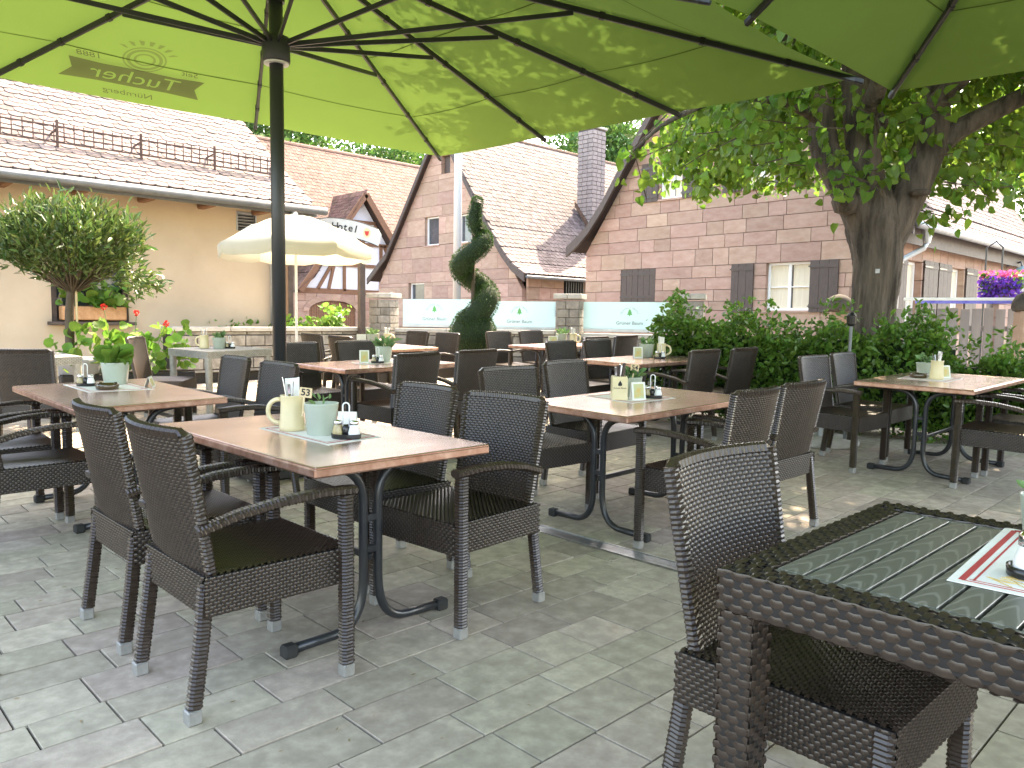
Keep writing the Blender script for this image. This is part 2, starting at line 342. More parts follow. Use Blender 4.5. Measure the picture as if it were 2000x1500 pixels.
def leaves(pos, size, kind, direction=None, spread=1., droop=.3, seed=0, svar=.3):
    """pos (n,3); direction (n,3) mean growth direction"""
    r = np.random.default_rng(seed); pos = np.asarray(pos); n = len(pos)
    pv, pf = leaf_proto(kind)
    d = r.normal(size=(n, 3)) * spread
    if direction is not None: d = d + np.asarray(direction)
    d[:, 2] -= droop
    d /= np.linalg.norm(d, axis=1, keepdims=True) + 1e-9
    a = r.normal(size=(n, 3)); a -= d * (a * d).sum(1, keepdims=True); a /= np.linalg.norm(a, axis=1, keepdims=True) + 1e-9
    # turn the blades mostly upward
    upn = np.cross(a, d); fl = np.where(upn[:, 2:3] < 0, -1, 1); a = a * fl; upn = upn * fl
    s = size * (1 + svar * r.normal(size=n).clip(-2, 2))
    V = pos[:, None, :] + s[:, None, None] * (pv[None, :, 0:1] * a[:, None, :] + pv[None, :, 1:2] * d[:, None, :] + pv[None, :, 2:3] * upn[:, None, :])
    F = pf[None] + (np.arange(n) * len(pv))[:, None, None]
    return V.reshape(-1, 3), F.reshape(-1, 3)
def leaf_obj(name, pos, size, kind, mt, parent, **k):
    v, f = leaves(pos, size, kind, **k); o = obj(name, np_mesh(name, v, f), mt, parent); return o

# ------------------------------------------------------------------ ground and paving
tag(obj('ground', MB().box((0, 0, -.56), (900, 900, 1)), M['asphalt']), 'grey ground around the terrace', 'ground', kind='structure')
def grid_sheet(x0, x1, y0, y1, nx, ny, dz):
    v = []; f = []
    for i in range(nx + 1):
        for j in range(ny + 1):
            x = x0 + (x1 - x0) * i / nx; y = y0 + (y1 - y0) * j / ny; v.append((x, y, gz(x, y) + dz))
    for i in range(nx):
        for j in range(ny): a = i * (ny + 1) + j; f.append((a, a + ny + 1, a + ny + 2, a + 1))
    return np_mesh('pavement', v, f)
pavement = tag(obj('pavement', grid_sheet(-5, 16, -6, 15, 70, 70, -.012), M['joint']), None, None, kind='structure')
pattern = [.21, .17, .225, .195, .21, .18, .23, .20, .19, .21]
ys = [1.42]; k = 0
while ys[-1] < 13.5: ys.append(ys[-1] + pattern[k % 10]); k += 1
k = 9
while ys[0] > -3.2: ys.insert(0, ys[0] - pattern[k % 10]); k -= 1
DR0, DR1 = 3.215, 3.335
cells = []
rp = random.Random(3)
for j in range(len(ys) - 1):
    for (xa, xb) in ((-1.6, DR0), (DR1, 13.2)):
        x = xa - rp.random() * .3 if xa < 0 else xa
        while x < xb - .01:
            L = rp.choice([.24, .30, .37, .37, .42, .47]) if j % 2 else rp.choice([.22, .27, .33, .37, .40])
            x2 = min(x + L, xb)
            if xb - x2 < .09: x2 = xb
            y0, y1 = ys[j], ys[j + 1]
            c = Vector(((x + x2) / 2, (y0 + y1) / 2, 0)); d = c.dot(fw); la = c.dot(rt)
            if d > .2 and abs(la) < d * .74 + .7 and d < 13.4 and c.y < 12: cells.append((d, x, x2, y0, y1))
            x = x2
def vis(c):
    px = 1512 * ((c[1] + c[2]) / 2 * rt.x + (c[3] + c[4]) / 2 * rt.y) / c[0]; py = 1512 * CAMH / c[0] + 626
    return abs(px) < 1080 and py < 1560
cells.sort(key=lambda c: c[0])
near = [c for c in cells if vis(c)][:290]; ns = set(near)
pm_cache = {}
def paver_mesh(w, h):
    key = (round(w, 3), round(h, 3))
    if key not in pm_cache:
        me = MB().box((0, 0, -.025), (w, h, .05), None, .0011).mesh('paver'); me.materials.append(M['paver']); pm_cache[key] = me
    return pm_cache[key]
J = .0075
rest = MB()
for c in cells:
    d, x0, x1, y0, y1 = c; cx, cy = (x0 + x1) / 2, (y0 + y1) / 2; w, h = x1 - x0 - J, y1 - y0 - J
    dz = rp.uniform(-.0015, .0015)
    if c in ns:
        o = obj('paver', paver_mesh(w, h), None, pavement); put(o, cx, cy, 0, dz)
    else:
        rest.box((cx, cy, gz(cx, cy) - .025 + dz), (w, h, .05), tilt(cx, cy), .0011)
tag(obj('paver_field', rest, M['paver'], pavement), kind='stuff')
# slotted steel drain
dg_ = thing('drain_channel', 'narrow slotted steel drain grate set flush in the paving', 'drain', ((DR0 + DR1) / 2, 0, 0))
ch_ = MB()
for sx in (DR0 + .006, DR1 - .006): ch_.bar((sx - (DR0 + DR1) / 2, .2, .0), (sx - (DR0 + DR1) / 2, 4.2, .0), .008, .012)
obj('edge_rail', ch_, M['steel'], dg_)
bars = MB()
y = .2
while y < 4.2:
    bars.box((0, y, -.001), (DR1 - DR0 - .022, .006, .007)); y += .0125
for sx in (-.03, 0, .03): bars.box((sx, 2.2, -.002), (.007, 4.0, .006))
tag(obj('grate_bars', bars, M['steel'], dg_), kind='stuff')

# ------------------------------------------------------------------ woven work
def weave(S, L, W, half=.012, row=.011, amp=.0028, phase=0):
    """ribbons running along u over a patch S(u,v)->(pos,normal); u in 0..L, v in 0..W"""
    nr = max(1, int(round(W / row))); nh = max(2, int(round(L / half))); ns_ = nh * 2
    u = np.linspace(0, L, ns_ + 1); j = np.arange(nr)
    rowh = W / nr
    offs = np.array([-.49, 0, .49]) * rowh; prof = np.array([-.0016, 0.0006, -.0016])
    U = np.broadcast_to(u[None, :, None], (nr, ns_ + 1, 3)); V = (j[:, None, None] + .5) * rowh + offs[None, None, :]; V = np.broadcast_to(V, U.shape)
    disp = amp * np.cos(PI * u[None, :, None] / (L / nh) + PI * (j[:, None, None] + phase) + PI / 2 * 0) + prof[None, None, :]
    P, N = S(U.ravel(), V.ravel()); P = P + N * disp.ravel()[:, None]
    idx = np.arange(nr * (ns_ + 1) * 3).reshape(nr, ns_ + 1, 3)
    q = np.stack([idx[:, :-1, :-1], idx[:, 1:, :-1], idx[:, 1:, 1:], idx[:, :-1, 1:]], -1).reshape(-1, 4)
    return P, q
def flat(o, du, dv):
    o = np.array(o, float); du = np.array(du, float); dv = np.array(dv, float); n = np.cross(du, dv); n /= np.linalg.norm(n)
    return lambda u, v: (o + u[:, None] * du + v[:, None] * dv, np.broadcast_to(n, (len(u), 3)))
class NB:
    def __init__(s): s.v = []; s.f = []; s.n = 0
    def add(s, v, f): s.v.append(np.asarray(v, float)); s.f.append(np.asarray(f) + s.n); s.n += len(v); return s
    def mesh(s, name): return np_mesh(name, np.concatenate(s.v), np.concatenate(s.f), True)
def woven_box(nb, c, d, half, row, amp, faces='xXyYzZ', vert='z'):
    """strands around the faces of a box"""
    x, y, z = c; a, b, h = d[0] / 2, d[1] / 2, d[2] / 2
    if 'X' in faces: nb.add(*weave(flat((x + a, y - b, z - h), (0, 1, 0), (0, 0, 1)), 2 * b, 2 * h, half, row, amp))
    if 'x' in faces: nb.add(*weave(flat((x - a, y + b, z - h), (0, -1, 0), (0, 0, 1)), 2 * b, 2 * h, half, row, amp))
    if 'Y' in faces: nb.add(*weave(flat((x + a, y + b, z - h), (-1, 0, 0), (0, 0, 1)), 2 * a, 2 * h, half, row, amp))
    if 'y' in faces: nb.add(*weave(flat((x - a, y - b, z - h), (1, 0, 0), (0, 0, 1)), 2 * a, 2 * h, half, row, amp))
    if 'Z' in faces: nb.add(*weave(flat((x - a, y - b, z + h), (1, 0, 0), (0, 1, 0)), 2 * a, 2 * b, half, row, amp))
    if 'z' in faces: nb.add(*weave(flat((x - a, y + b, z - h), (1, 0, 0), (0, -1, 0)), 2 * a, 2 * b, half, row, amp))
    return nb
def wrapped(path, wx, wy, row=.0115, bulge=.0019, side=(1, 0, 0)):
    """a square section bar wrapped in strand: corrugated along its length"""
    path = [Vector(p) for p in path]
    L = [0]
    for a, b in zip(path, path[1:]): L.append(L[-1] + (b - a).length)
    n = int(L[-1] / row); out = []; f = []
    sec = [(-1, -.55), (-.55, -1), (.55, -1), (1, -.55), (1, .55), (.55, 1), (-.55, 1), (-1, .55)]
    k = 0
    for i in range(2 * n + 1):
        s = L[-1] * i / (2 * n)
        while k < len(L) - 2 and s > L[k + 1]: k += 1
        t = (s - L[k]) / (L[k + 1] - L[k]); p = path[k].lerp(path[k + 1], t)
        tg = (path[min(k + 2, len(path) - 1)] - path[k]).normalized() if t > .5 else (path[k + 1] - path[max(k - 1, 0)]).normalized()
        a = Vector(side); a = (a - tg * a.dot(tg)).normalized(); b = tg.cross(a)
        for q, (x, y) in enumerate(sec):
            e = bulge * (1 if i % 2 else -1) * (1 if (i // 2 + q) % 2 else .45)
            out.append(p + a * x * (wx / 2 + e) + b * y * (wy / 2 + e))
        if i:
            for q in range(8): f.append(((i - 1) * 8 + q, (i - 1) * 8 + (q + 1) % 8, i * 8 + (q + 1) % 8, i * 8 + q))
    f2 = [tuple(range(8))[::-1], tuple(2 * n * 8 + q for q in range(8))]
    return out, f + f2

BACK_H0, BACK_H1 = .385, .885
def back_surface(sgn, off):
    def S(u, v):
        t = v / (BACK_H1 - BACK_H0); hw = .212 + .024 * t
        yy = (u / .46 * 2 - 1); y = yy * hw * (-sgn)
        x = -.205 - .085 * t - .012 * np.sin(PI * t) * 0 - .042 * (1 - yy ** 2) * (.3 + .7 * t) + .018
        z = BACK_H0 + v
        dx = .084 * yy * (.3 + .7 * t) / hw * (-sgn)
        nrm = np.stack([np.ones_like(x), -dx, np.full_like(x, .17)], -1); nrm /= np.linalg.norm(nrm, axis=1, keepdims=True)
        nrm = nrm * sgn
        return np.stack([x, y, z], -1) + nrm * off, nrm
    return S
def chair_meshes(pref, wk, gp):
    D = {}
    nb = NB()
    for sg in (1, -1): nb.add(*weave(back_surface(sg, .0135), .46, BACK_H1 - BACK_H0, .012, .0112))
    me = nb.mesh(pref + 'backrest'); me.materials.append(wk); D['backrest'] = me
    # core of the back + rolled rim
    core = MB(); n = 8; v = []; f = []
    for sg in (1, -1):
        S = back_surface(sg, .0118)
        uu, vv = np.meshgrid(np.linspace(0, .46, n + 1), np.linspace(0, BACK_H1 - BACK_H0, n + 1)); P, _ = S(uu.ravel(), vv.ravel())
        o = len(v); v.extend(map(tuple, P))
        for i in range(n):
            for j in range(n): a = o + i * (n + 1) + j; f.append((a, a + 1, a + n + 2, a + n + 1))
    core.add(v, f); D['back_core'] = core.mesh(pref + 'back_core', True); D['back_core'].materials.append(gp)
    S = back_surface(1, 0.); H_ = BACK_H1 - BACK_H0
    per = [(0, 0), (0, H_)] + [(u, H_) for u in np.linspace(.04, .42, 9)] + [(.46, H_), (.46, 0)] + [(u, 0) for u in np.linspace(.42, .04, 9)] + [(0, 0)]
    P, _ = S(np.array([a for a, b in per]), np.array([b for a, b in per]))
    v, f = wrapped([tuple(p) for p in P], .032, .034, .0125, .0018, side=(1, 0, .2)); D['rim'] = MB().add(v, f).mesh(pref + 'rim'); D['rim'].materials.append(wk)
    # seat
    nb = NB(); nb.add(*weave(lambda u, v: (np.stack([-.225 + v, .245 - u, .452 - .008 * np.sin(PI * u / .49) * np.sin(PI * v / .50)], -1), np.tile(np.array([0, 0, 1.]), (len(u), 1))), .49, .50, .012, .0112))
    D['seat'] = nb.mesh(pref + 'seat'); D['seat'].materials.append(wk)
    D['seat_core'] = MB().box((.024, 0, .425), (.494, .482, .03), None, .01).mesh(pref + 'seat_core'); D['seat_core'].materials.append(gp)
    nb = NB()
    z0 = .325; hh = .122
    nb.add(*weave(flat((.276, -.25, z0), (0, 1, 0), (0, 0, 1)), .50, hh, .012, .0112))
    nb.add(*weave(flat((-.232, .235, z0), (0, -1, 0), (0, 0, 1)), .47, hh, .012, .0112))
    nb.add(*weave(flat((.276, .2525, z0), (-1, 0, 0), (0, 0, 1)), .508, hh, .012, .0112))
    nb.add(*weave(flat((-.232, -.2525, z0), (1, 0, 0), (0, 0, 1)), .508, hh, .012, .0112))
    D['skirt'] = nb.mesh(pref + 'skirt'); D['skirt'].materials.append(wk)
    b = MB()
    for c_, d_ in (((.268, 0, .386), (.012, .5, .122)), ((-.224, 0, .386), (.012, .46, .122)), ((.022, .2445, .386), (.49, .012, .122)), ((.022, -.2445, .386), (.49, .012, .122))): b.box(c_, d_)
    D['skirt_core'] = b.mesh(pref + 'skirt_core'); D['skirt_core'].materials.append(gp)
    for s in (-1, 1):
        v, f = wrapped([(.25, .262 * s, .045), (.25, .262 * s, .635)], .048, .046); me = MB().add(v, f).mesh(pref + 'leg'); me.materials.append(wk); D[f'fl{s}'] = me
        v, f = wrapped([(.25, .235 * s, .045), (.25, .235 * s, .44)], .046, .046); me = MB().add(v, f).mesh(pref + 'leg'); me.materials.append(wk); D[f'fs{s}'] = me
        v, f = wrapped([(-.262, .225 * s, .045), (-.232, .222 * s, .26), (-.214, .216 * s, .42)], .044, .040); me = MB().add(v, f).mesh(pref + 'leg'); me.materials.append(wk); D[f'rl{s}'] = me
        v, f = wrapped([(.285, .262 * s, .648), (.16, .265 * s, .655), (.02, .262 * s, .648), (-.12, .248 * s, .625), (-.245, .232 * s, .588)], .05, .030, side=(0, 1, 0)); me = MB().add(v, f).mesh(pref + 'armrest'); me.materials.append(wk); D[f'arm{s}'] = me
    me = MB().box((0, 0, .0225), (.044, .044, .045), None, .004).mesh(pref + 'foot_cap'); me.materials.append(M['alu']); D['cap'] = me
    return D
CM = chair_meshes('', M['wicker'], M['wicker_gap'])
def make_chair(label, arms=True, group=None, D=CM):
    t = thing('wicker_armchair' if arms else 'wicker_chair', label, 'chair', group=group)
    b = obj('backrest', D['backrest'], None, t); obj('back_core', D['back_core'], None, b); obj('back_rim', D['rim'], None, b)
    s = obj('seat', D['seat'], None, t); obj('seat_core', D['seat_core'], None, s)
    k = obj('skirt', D['skirt'], None, t); obj('skirt_core', D['skirt_core'], None, k)
    for sg in (-1, 1):
        l1 = obj('leg', D[f'fl{sg}' if arms else f'fs{sg}'], None, t); obj('foot_cap', D['cap'], None, l1, (.25, (.262 if arms else .235) * sg, 0))
        l2 = obj('leg', D[f'rl{sg}'], None, t); obj('foot_cap', D['cap'], None, l2, (-.266, .2255 * sg, 0))
        if arms: obj('armrest', D[f'arm{sg}'], None, t)
    return t

# ------------------------------------------------------------------ copper tables
def curve_pts(a, ctrl, b, n=8):
    a, ctrl, b = Vector(a), Vector(ctrl), Vector(b)
    return [a * (1 - t) ** 2 + ctrl * 2 * t * (1 - t) + b * t * t for t in [i / n for i in range(n + 1)]]
def table_meshes(L, W):
    D = {}; T = .74
    D['top'] = MB().box((0, 0, T - .004), (L - .006, W - .006, .008), None, .003).mesh('table_top'); D['top'].materials.append(M['copper'])
    D['edge'] = MB().box((0, 0, T - .022), (L, W, .034), None, .006).mesh('table_edge'); D['edge'].materials.append(M['copper_edge'])
    for s in (-1, 1):
        x = s * (L / 2 - .26)
        for t in (-1, 1):
            b = MB()
            pts = [(x, t * .30, T - .055), (x, t * .20, T - .062)] + curve_pts((x, t * .15, T - .07), (x, t * .034, T - .09), (x, t * .034, T - .22), 6) + [(x, t * .034, .30)] + curve_pts((x, t * .034, .22), (x, t * .036, .035), (x, t * .17, .030), 8) + [(x, t * .345, .026)]
            # flattened oval tube
            b.tube(pts, .0185, 10); D[f'leg{s}{t}'] = b.mesh('leg', True); D[f'leg{s}{t}'].materials.append(M['iron'])
            c = MB().box((x, t * .352, .024), (.05, .055, .048), None, .008); D[f'cap{s}{t}'] = c.mesh('rubber_foot'); D[f'cap{s}{t}'].materials.append(M['rubber'])
        br = MB(); br.box((x, 0, T - .28), (.022, .10, .03), None, .004)
        b2 = MB().box((x, 0, T - .047), (.05, W * .8, .016), None, .003); D[f'cl{s}'] = b2.mesh('cleat'); D[f'cl{s}'].materials.append(M['iron'])
        b2 = MB().box((x, 0, .335), (.022, .10, .03), None, .004); D[f'bl{s}'] = b2.mesh('bracket'); D[f'bl{s}'].materials.append(M['iron'])
        D[f'br{s}'] = br.mesh('bracket'); D[f'br{s}'].materials.append(M['iron'])
    s = MB().box((0, 0, .30), (L - .52, .02, .028), None, .004); D['stretcher'] = s.mesh('stretcher'); D['stretcher'].materials.append(M['iron'])
    return D
TM = {}
def copper_table(name, label, x, y, L, W, rotz, group='copper topped tables on the terrace'):
    key = (L, W)
    if key not in TM: TM[key] = table_meshes(L, W)
    D = TM[key]; t = thing('copper_table', label, 'table', group=group)
    e = obj('table_edge', D['edge'], None, t); obj('table_top', D['top'], None, t)
    for s in (-1, 1):
        for q in (-1, 1):
            l_ = obj('leg', D[f'leg{s}{q}'], None, t); obj('rubber_foot', D[f'cap{s}{q}'], None, l_)
        obj('bracket', D[f'br{s}'], None, t); obj('bracket', D[f'bl{s}'], None, t); obj('cleat', D[f'cl{s}'], None, t)
    obj('stretcher', D['stretcher'], None, t)
    put(t, x, y, rotz); return t

TAB = {  # key: (x, y, length, width, rot, table label, how other labels call it)
 'A': (1.68, 2.95, 1.40, .78, PI / 2, 'copper topped table with the wooden number 53 on it', 'table 53'),
 'B': (3.93, 2.88, 1.34, .80, 0, 'copper topped table carrying a square cutlery crock, right beyond the drain', 'square crock table'),
 'L': (1.60, 5.22, 1.40, .83, PI / 2, 'copper topped table with a mint flowerpot and a brown ashtray beside it', 'ashtray table'),
 'P': (4.18, 6.08, 1.28, .84, 0, 'copper topped table close beside the green parasol pole', 'parasol pole table'),
 'C': (6.78, 4.93, 1.34, .82, 0, 'copper topped table where the hedge ends by the glass panels', 'hedge end table'),
 'D': (6.98, 2.10, 1.44, .86, 0, 'copper topped table against the hedge below the linden trunk', 'linden trunk table'),
 'G': (7.95, 7.22, 1.25, .80, 0, 'sunlit copper topped table in front of the stone wall, beyond the spiral yew', 'spiral yew table'),
 'F': (5.80, 8.38, 1.34, .78, PI / 2, 'sunlit copper topped table between the cream parasol and the spiral yew', 'cream parasol table'),
}
for k_, (x, y, L, W, r, lab, _) in TAB.items(): copper_table('copper_table', lab, x, y, L, W, r)
NEAR = {'x+': 'sandstone house side', 'x-': 'side opposite the sandstone houses', 'y+': 'beige house side', 'y-': 'side opposite the beige house'}
CHAIRS = [  # table, side, end, x, y, heading(deg: direction faced)
 ('A', 'x-', 'away from beige house', 1.155, 2.51, 0), ('A', 'x-', 'nearer beige house', 1.17, 3.17, 0),
 ('A', 'x+', 'away from beige house', 2.13, 2.50, 184), ('A', 'x+', 'nearer beige house', 2.16, 3.13, 178),
 ('L', 'x-', 'away from beige house', 1.03, 4.78, 2), ('L', 'x-', 'nearer beige house', 1.00, 5.42, -2),
 ('L', 'x+', 'away from beige house', 2.27, 4.88, 181), ('L', 'x+', 'nearer beige house', 2.27, 5.56, 178),
 ('B', 'y-', 'away from sandstone houses', 3.66, 2.24, 92), ('B', 'y-', 'nearer sandstone houses', 4.33, 2.30, 88),
 ('B', 'y+', 'away from sandstone houses', 3.55, 3.44, -96), ('B', 'y+', 'nearer sandstone houses', 4.30, 3.58, -88),
 ('P', 'y-', 'away from sandstone houses', 3.90, 5.42, 94), ('P', 'y-', 'nearer sandstone houses', 4.60, 5.46, 92),
 ('P', 'y+', 'away from sandstone houses', 3.82, 6.72, -90), ('P', 'y+', 'nearer sandstone houses', 4.50, 6.72, -90),
 ('C', 'y-', 'away from sandstone houses', 6.46, 4.28, 88), ('C', 'y-', 'nearer sandstone houses', 7.12, 4.24, 90),
 ('C', 'y+', 'away from sandstone houses', 6.42, 5.56, -90), ('C', 'y+', 'nearer sandstone houses', 7.10, 5.60, -90),
 ('D', 'y-', 'away from sandstone houses', 6.55, 1.52, 90), ('D', 'y-', 'nearer sandstone houses', 7.22, 1.50, 92),
 ('D', 'y+', 'away from sandstone houses', 6.52, 2.72, -94), ('D', 'y+', 'nearer sandstone houses', 7.18, 2.74, -90),
 ('G', 'y-', 'away from sandstone houses', 7.66, 6.62, 90), ('G', 'y-', 'nearer sandstone houses', 8.28, 6.62, 90),
 ('G', 'y+', 'away from sandstone houses', 7.62, 7.86, -90), ('G', 'y+', 'nearer sandstone houses', 8.28, 7.86, -90),
 ('F', 'x-', 'away from beige house', 5.22, 8.02, 2), ('F', 'x-', 'nearer beige house', 5.22, 8.68, 0),
 ('F', 'x+', 'away from beige house', 6.36, 8.06, 180), ('F', 'x+', 'nearer beige house', 6.36, 8.72, 180),
]
for (tk, side, end, x, y, a) in CHAIRS:
    c = make_chair(f'brown wicker armchair at {TAB[tk][6]}, {NEAR[side]}, {end}', True, 'wicker armchairs at the copper tables')
    put(c, x, y, R(a))
c = make_chair('armless dark wicker chair pushed under the slatted wicker table', False); put(c, 1.79, .775, R(-91))
c = make_chair('armless dark wicker chair turned towards the grey table by the stone wall', False); put(c, 3.12, 8.62, R(-38))
c = make_chair('armless dark wicker chair backing onto the table with the ashtray', False); put(c, 1.70, 7.46, R(50))

# ------------------------------------------------------------------ slatted wicker table in front
def slat_table(x0, x1, y0, y1):
    cx, cy = (x0 + x1) / 2, (y0 + y1) / 2; lx, ly = x1 - x0, y1 - y0
    t = thing('slatted_wicker_table', 'dark wicker table with a top of grey wood-grain slats', 'table', (cx, cy, 0))
    fr = .072; AP = .082; T = .74
    def wov(name, c, d, faces, half=.021, row=.0162, amp=.0036, par=t):
        nb = NB(); woven_box(nb, c, d, half, row, amp, faces); me = nb.mesh(name); me.materials.append(M['wicker']); o = obj(name, me, None, par)
        obj(name + '_core', MB().box(c, (d[0] - .003, d[1] - .003, d[2] - .003), None, .006), M['wicker_gap'], o); return o
    hx, hy = lx / 2, ly / 2
    wov('apron', (-hx + fr / 2, 0, T - AP / 2), (fr, ly, AP), 'xXZz'); wov('apron', (hx - fr / 2, 0, T - AP / 2), (fr, ly, AP), 'xXZz')
    wov('apron', (0, hy - fr / 2, T - AP / 2), (lx - 2 * fr, fr, AP), 'yYZz'); wov('apron', (0, -hy + fr / 2, T - AP / 2), (lx - 2 * fr, fr, AP), 'yYZz')
    for sx in (-1, 1):
        for sy in (-1, 1):
            wov('leg', (sx * (hx - .04), sy * (hy - .04), (T - AP) / 2 + .002), (.075, .075, T - AP - .006), 'xXyY', .019, .0165, .003)
    # end caps of the corner (woven faces in y)
    nb = NB()
    for sx in (-1, 1):
        woven_box(nb, (sx * (hx - fr / 2), 0, T - AP / 2), (fr, ly, AP), .021, .0162, .0036, 'yY')
    me = nb.mesh('corner_weave'); me.materials.append(M['wicker']); obj('corner_weave', me, None, t)
    n = 14; ya, yb = -hy + fr + .004, hy - fr - .004; w = (yb - ya) / n
    xa, xb = -hx + fr + .004, hx - fr - .004
    for sx_ in (xa + .008, xb - .008): obj('slat_rail', MB().box((sx_, 0, T - .008), (.016, yb - ya, .012), None, .003), M['slat'], t)
    me = MB().box((0, 0, 0), (xb - xa - .034, w - .007, .018), None, .0012).mesh('slat'); me.materials.append(M['slat'])
    for i in range(n): obj('slat', me, None, t, ((xa + xb) / 2, ya + w * (i + .5), T - .010))
    obj('slat_bed', MB().box((0, 0, T - .03), (xb - xa, yb - ya, .008)), M['wicker_gap'], t)
    return t
slat_table(1.365, 2.235, -.20, .80)

# grey wicker tables
def grey_table(label, x, y, L, W, rot):
    t = thing('grey_wicker_table', label, 'table'); T = .74
    nb = NB(); woven_box(nb, (0, 0, T - .04), (L, W, .08), .016, .013, .0025, 'xXyYZ'); me = nb.mesh('table_top'); me.materials.append(M['wicker_grey']); o = obj('table_top', me, None, t)
    obj('top_core', MB().box((0, 0, T - .04), (L - .004, W - .004, .076), None, .004), M['wicker_grey_gap'], o)
    for sx in (-1, 1):
        for sy in (-1, 1):
            v, f = wrapped([(sx * (L / 2 - .035), sy * (W / 2 - .035), 0), (sx * (L / 2 - .035), sy * (W / 2 - .035), T - .078)], .065, .065, .013); me = MB().add(v, f).mesh('leg', True); me.materials.append(M['wicker_grey']); obj('leg', me, None, t)
    put(t, x, y, rot); return t
grey_table('pale grey wicker table standing before the low stone wall', 3.86, 8.85, .82, .82, R(8))
grey_table('pale grey wicker table next to the potted standard tree', 1.85, 8.78, .82, .82, R(2))
# ------------------------------------------------------------------ big lime parasols
def parasol(label, x, y, corners, edge=3.25, peak=4.09, hub=3.12, moved={}):
    """corners: four canopy corners relative to the pole, clockwise from the far left one"""
    t = thing('market_parasol', label, 'parasol', group='large lime green parasols')
    obj('base_plate', MB().box((0, 0, .035), (.8, .8, .07), None, .01), M['pole'], t)
    obj('pole', MB().tube([(0, 0, .03), (0, 0, peak + .12)], .052, 20), M['pole'], t, smooth=True)
    hb = obj('hub', MB().lathe([(.056, -.02), (.098, -.02), (.103, -.01), (.103, .15), (.095, .165), (.056, .17)], 24, (0, 0, hub)), M['rib'], t, smooth=True)
    obj('hub_ring', MB().lathe([(.056, -.032), (.092, -.032), (.092, -.02), (.056, -.02)], 24, (0, 0, hub)), M['white'], hb)
    obj('top_hub', MB().lathe([(.056, -.06), (.12, -.06), (.12, .03), (.056, .05)], 24, (0, 0, peak - .10)), M['rib'], t)
    obj('stop_collar', MB().lathe([(.053, 0), (.066, 0), (.066, .05), (.053, .05)], 20, (0, 0, hub + .42)), M['rib'], t)
    ends = []
    for i in range(4):
        a, b = corners[i], corners[(i + 1) % 4]
        for k in range(3): ends.append((a[0] + (b[0] - a[0]) * k / 3, a[1] + (b[1] - a[1]) * k / 3))
    for i, e in moved.items(): ends[i] = (e[0] - x, e[1] - y)
    P0 = Vector((0, 0, peak))
    for i, e in enumerate(ends):
        E_ = Vector((e[0], e[1], edge)); E2 = Vector((ends[(i + 1) % 12][0], ends[(i + 1) % 12][1], edge))
        # canopy panel: fan grid with a slight sag and a hollow outer edge
        v = []; f = []; n = 8; k_ = 6
        nrm = (E_ - P0).cross(E2 - P0).normalized()
        if nrm.z < 0: nrm = -nrm
        mid_in = (P0 - (E_ + E2) / 2).normalized()
        for a in range(n + 1):
            ta = a / n
            for b in range(k_ + 1):
                tb = b / k_; p = P0.lerp(E_.lerp(E2, tb), .012 + .988 * ta)
                s_ = math.sin(PI * tb); p = p - nrm * .035 * s_ * ta + mid_in * .035 * s_ * ta ** 6; v.append(p)
        for a in range(n):
            for b in range(k_): q = a * (k_ + 1) + b; f.append((q, q + 1, q + k_ + 2, q + k_ + 1))
        pan = obj('canopy_panel', MB().add(v, f), M['lime'], t, smooth=True)
        # sewn seams across the panel
        for ts in (.44, .74):
            q = [P0.lerp(E_, ts) * (1 - b / 6) + P0.lerp(E2, ts) * (b / 6) - nrm * (.004 + .035 * math.sin(PI * b / 6) * ts) for b in range(7)]
            w_ = (P0 - (E_ + E2) / 2).normalized() * .006
            obj('seam', MB().add([p + w_ for p in q] + [p - w_ for p in q], [(b, b + 1, b + 8, b + 7) for b in range(6)]), M['limeseam'], pan)
        d = (E_ - P0).normalized(); a0 = P0 + d * .10 - Vector((0, 0, .055)); a1 = E_ - Vector((0, 0, .028)) + d * .015
        rb = obj('rib', MB().bar(a0, a1, .030, .046, .006), M['rib'], t)
        Lr = (a1 - a0).length
        for tt in (.30, .52, .70, .86):
            p = a0.lerp(a1, tt); obj('rib_clip', MB().bar(p - d * .025, p + d * .025, .040, .056, .006), M['clip'], rb)
        obj('rib_tip', MB().bar(a1 - d * .06, a1 + d * .03, .036, .05, .01), M['clip'], rb)
        st = a0.lerp(a1, .47) - Vector((0, 0, .03)); h0 = Vector((d.x, d.y, 0)).normalized() * .085 + Vector((0, 0, hub + .12))
        obj('strut', MB().bar(h0, st, .022, .036, .004), M['rib'], t)
    t.location = (x, y, gz(x, y)); return t
def rel(c, x, y): return [(a - x, b - y) for a, b in c]
UC1 = rel([(-.85, 8.34), (6.30, 7.85), (6.70, 2.78), (-.20, 2.90)], 2.90, 5.58)
U1 = parasol('lime green parasol with a brewery print inside, its pole standing among the tables', 2.90, 5.58, UC1)
U2 = parasol('lime green parasol reaching over the slatted wicker table, pole out of view', 3.60, .10, rel([(.05, 3.10), (6.95, 2.60), (7.45, -2.40), (.40, -2.50)], 3.60, .10), edge=3.2, moved={1: (2.35, 3.02), 2: (4.65, 2.64)})  # unseen stretch of its edge shifted to overlap and block a sun stripe
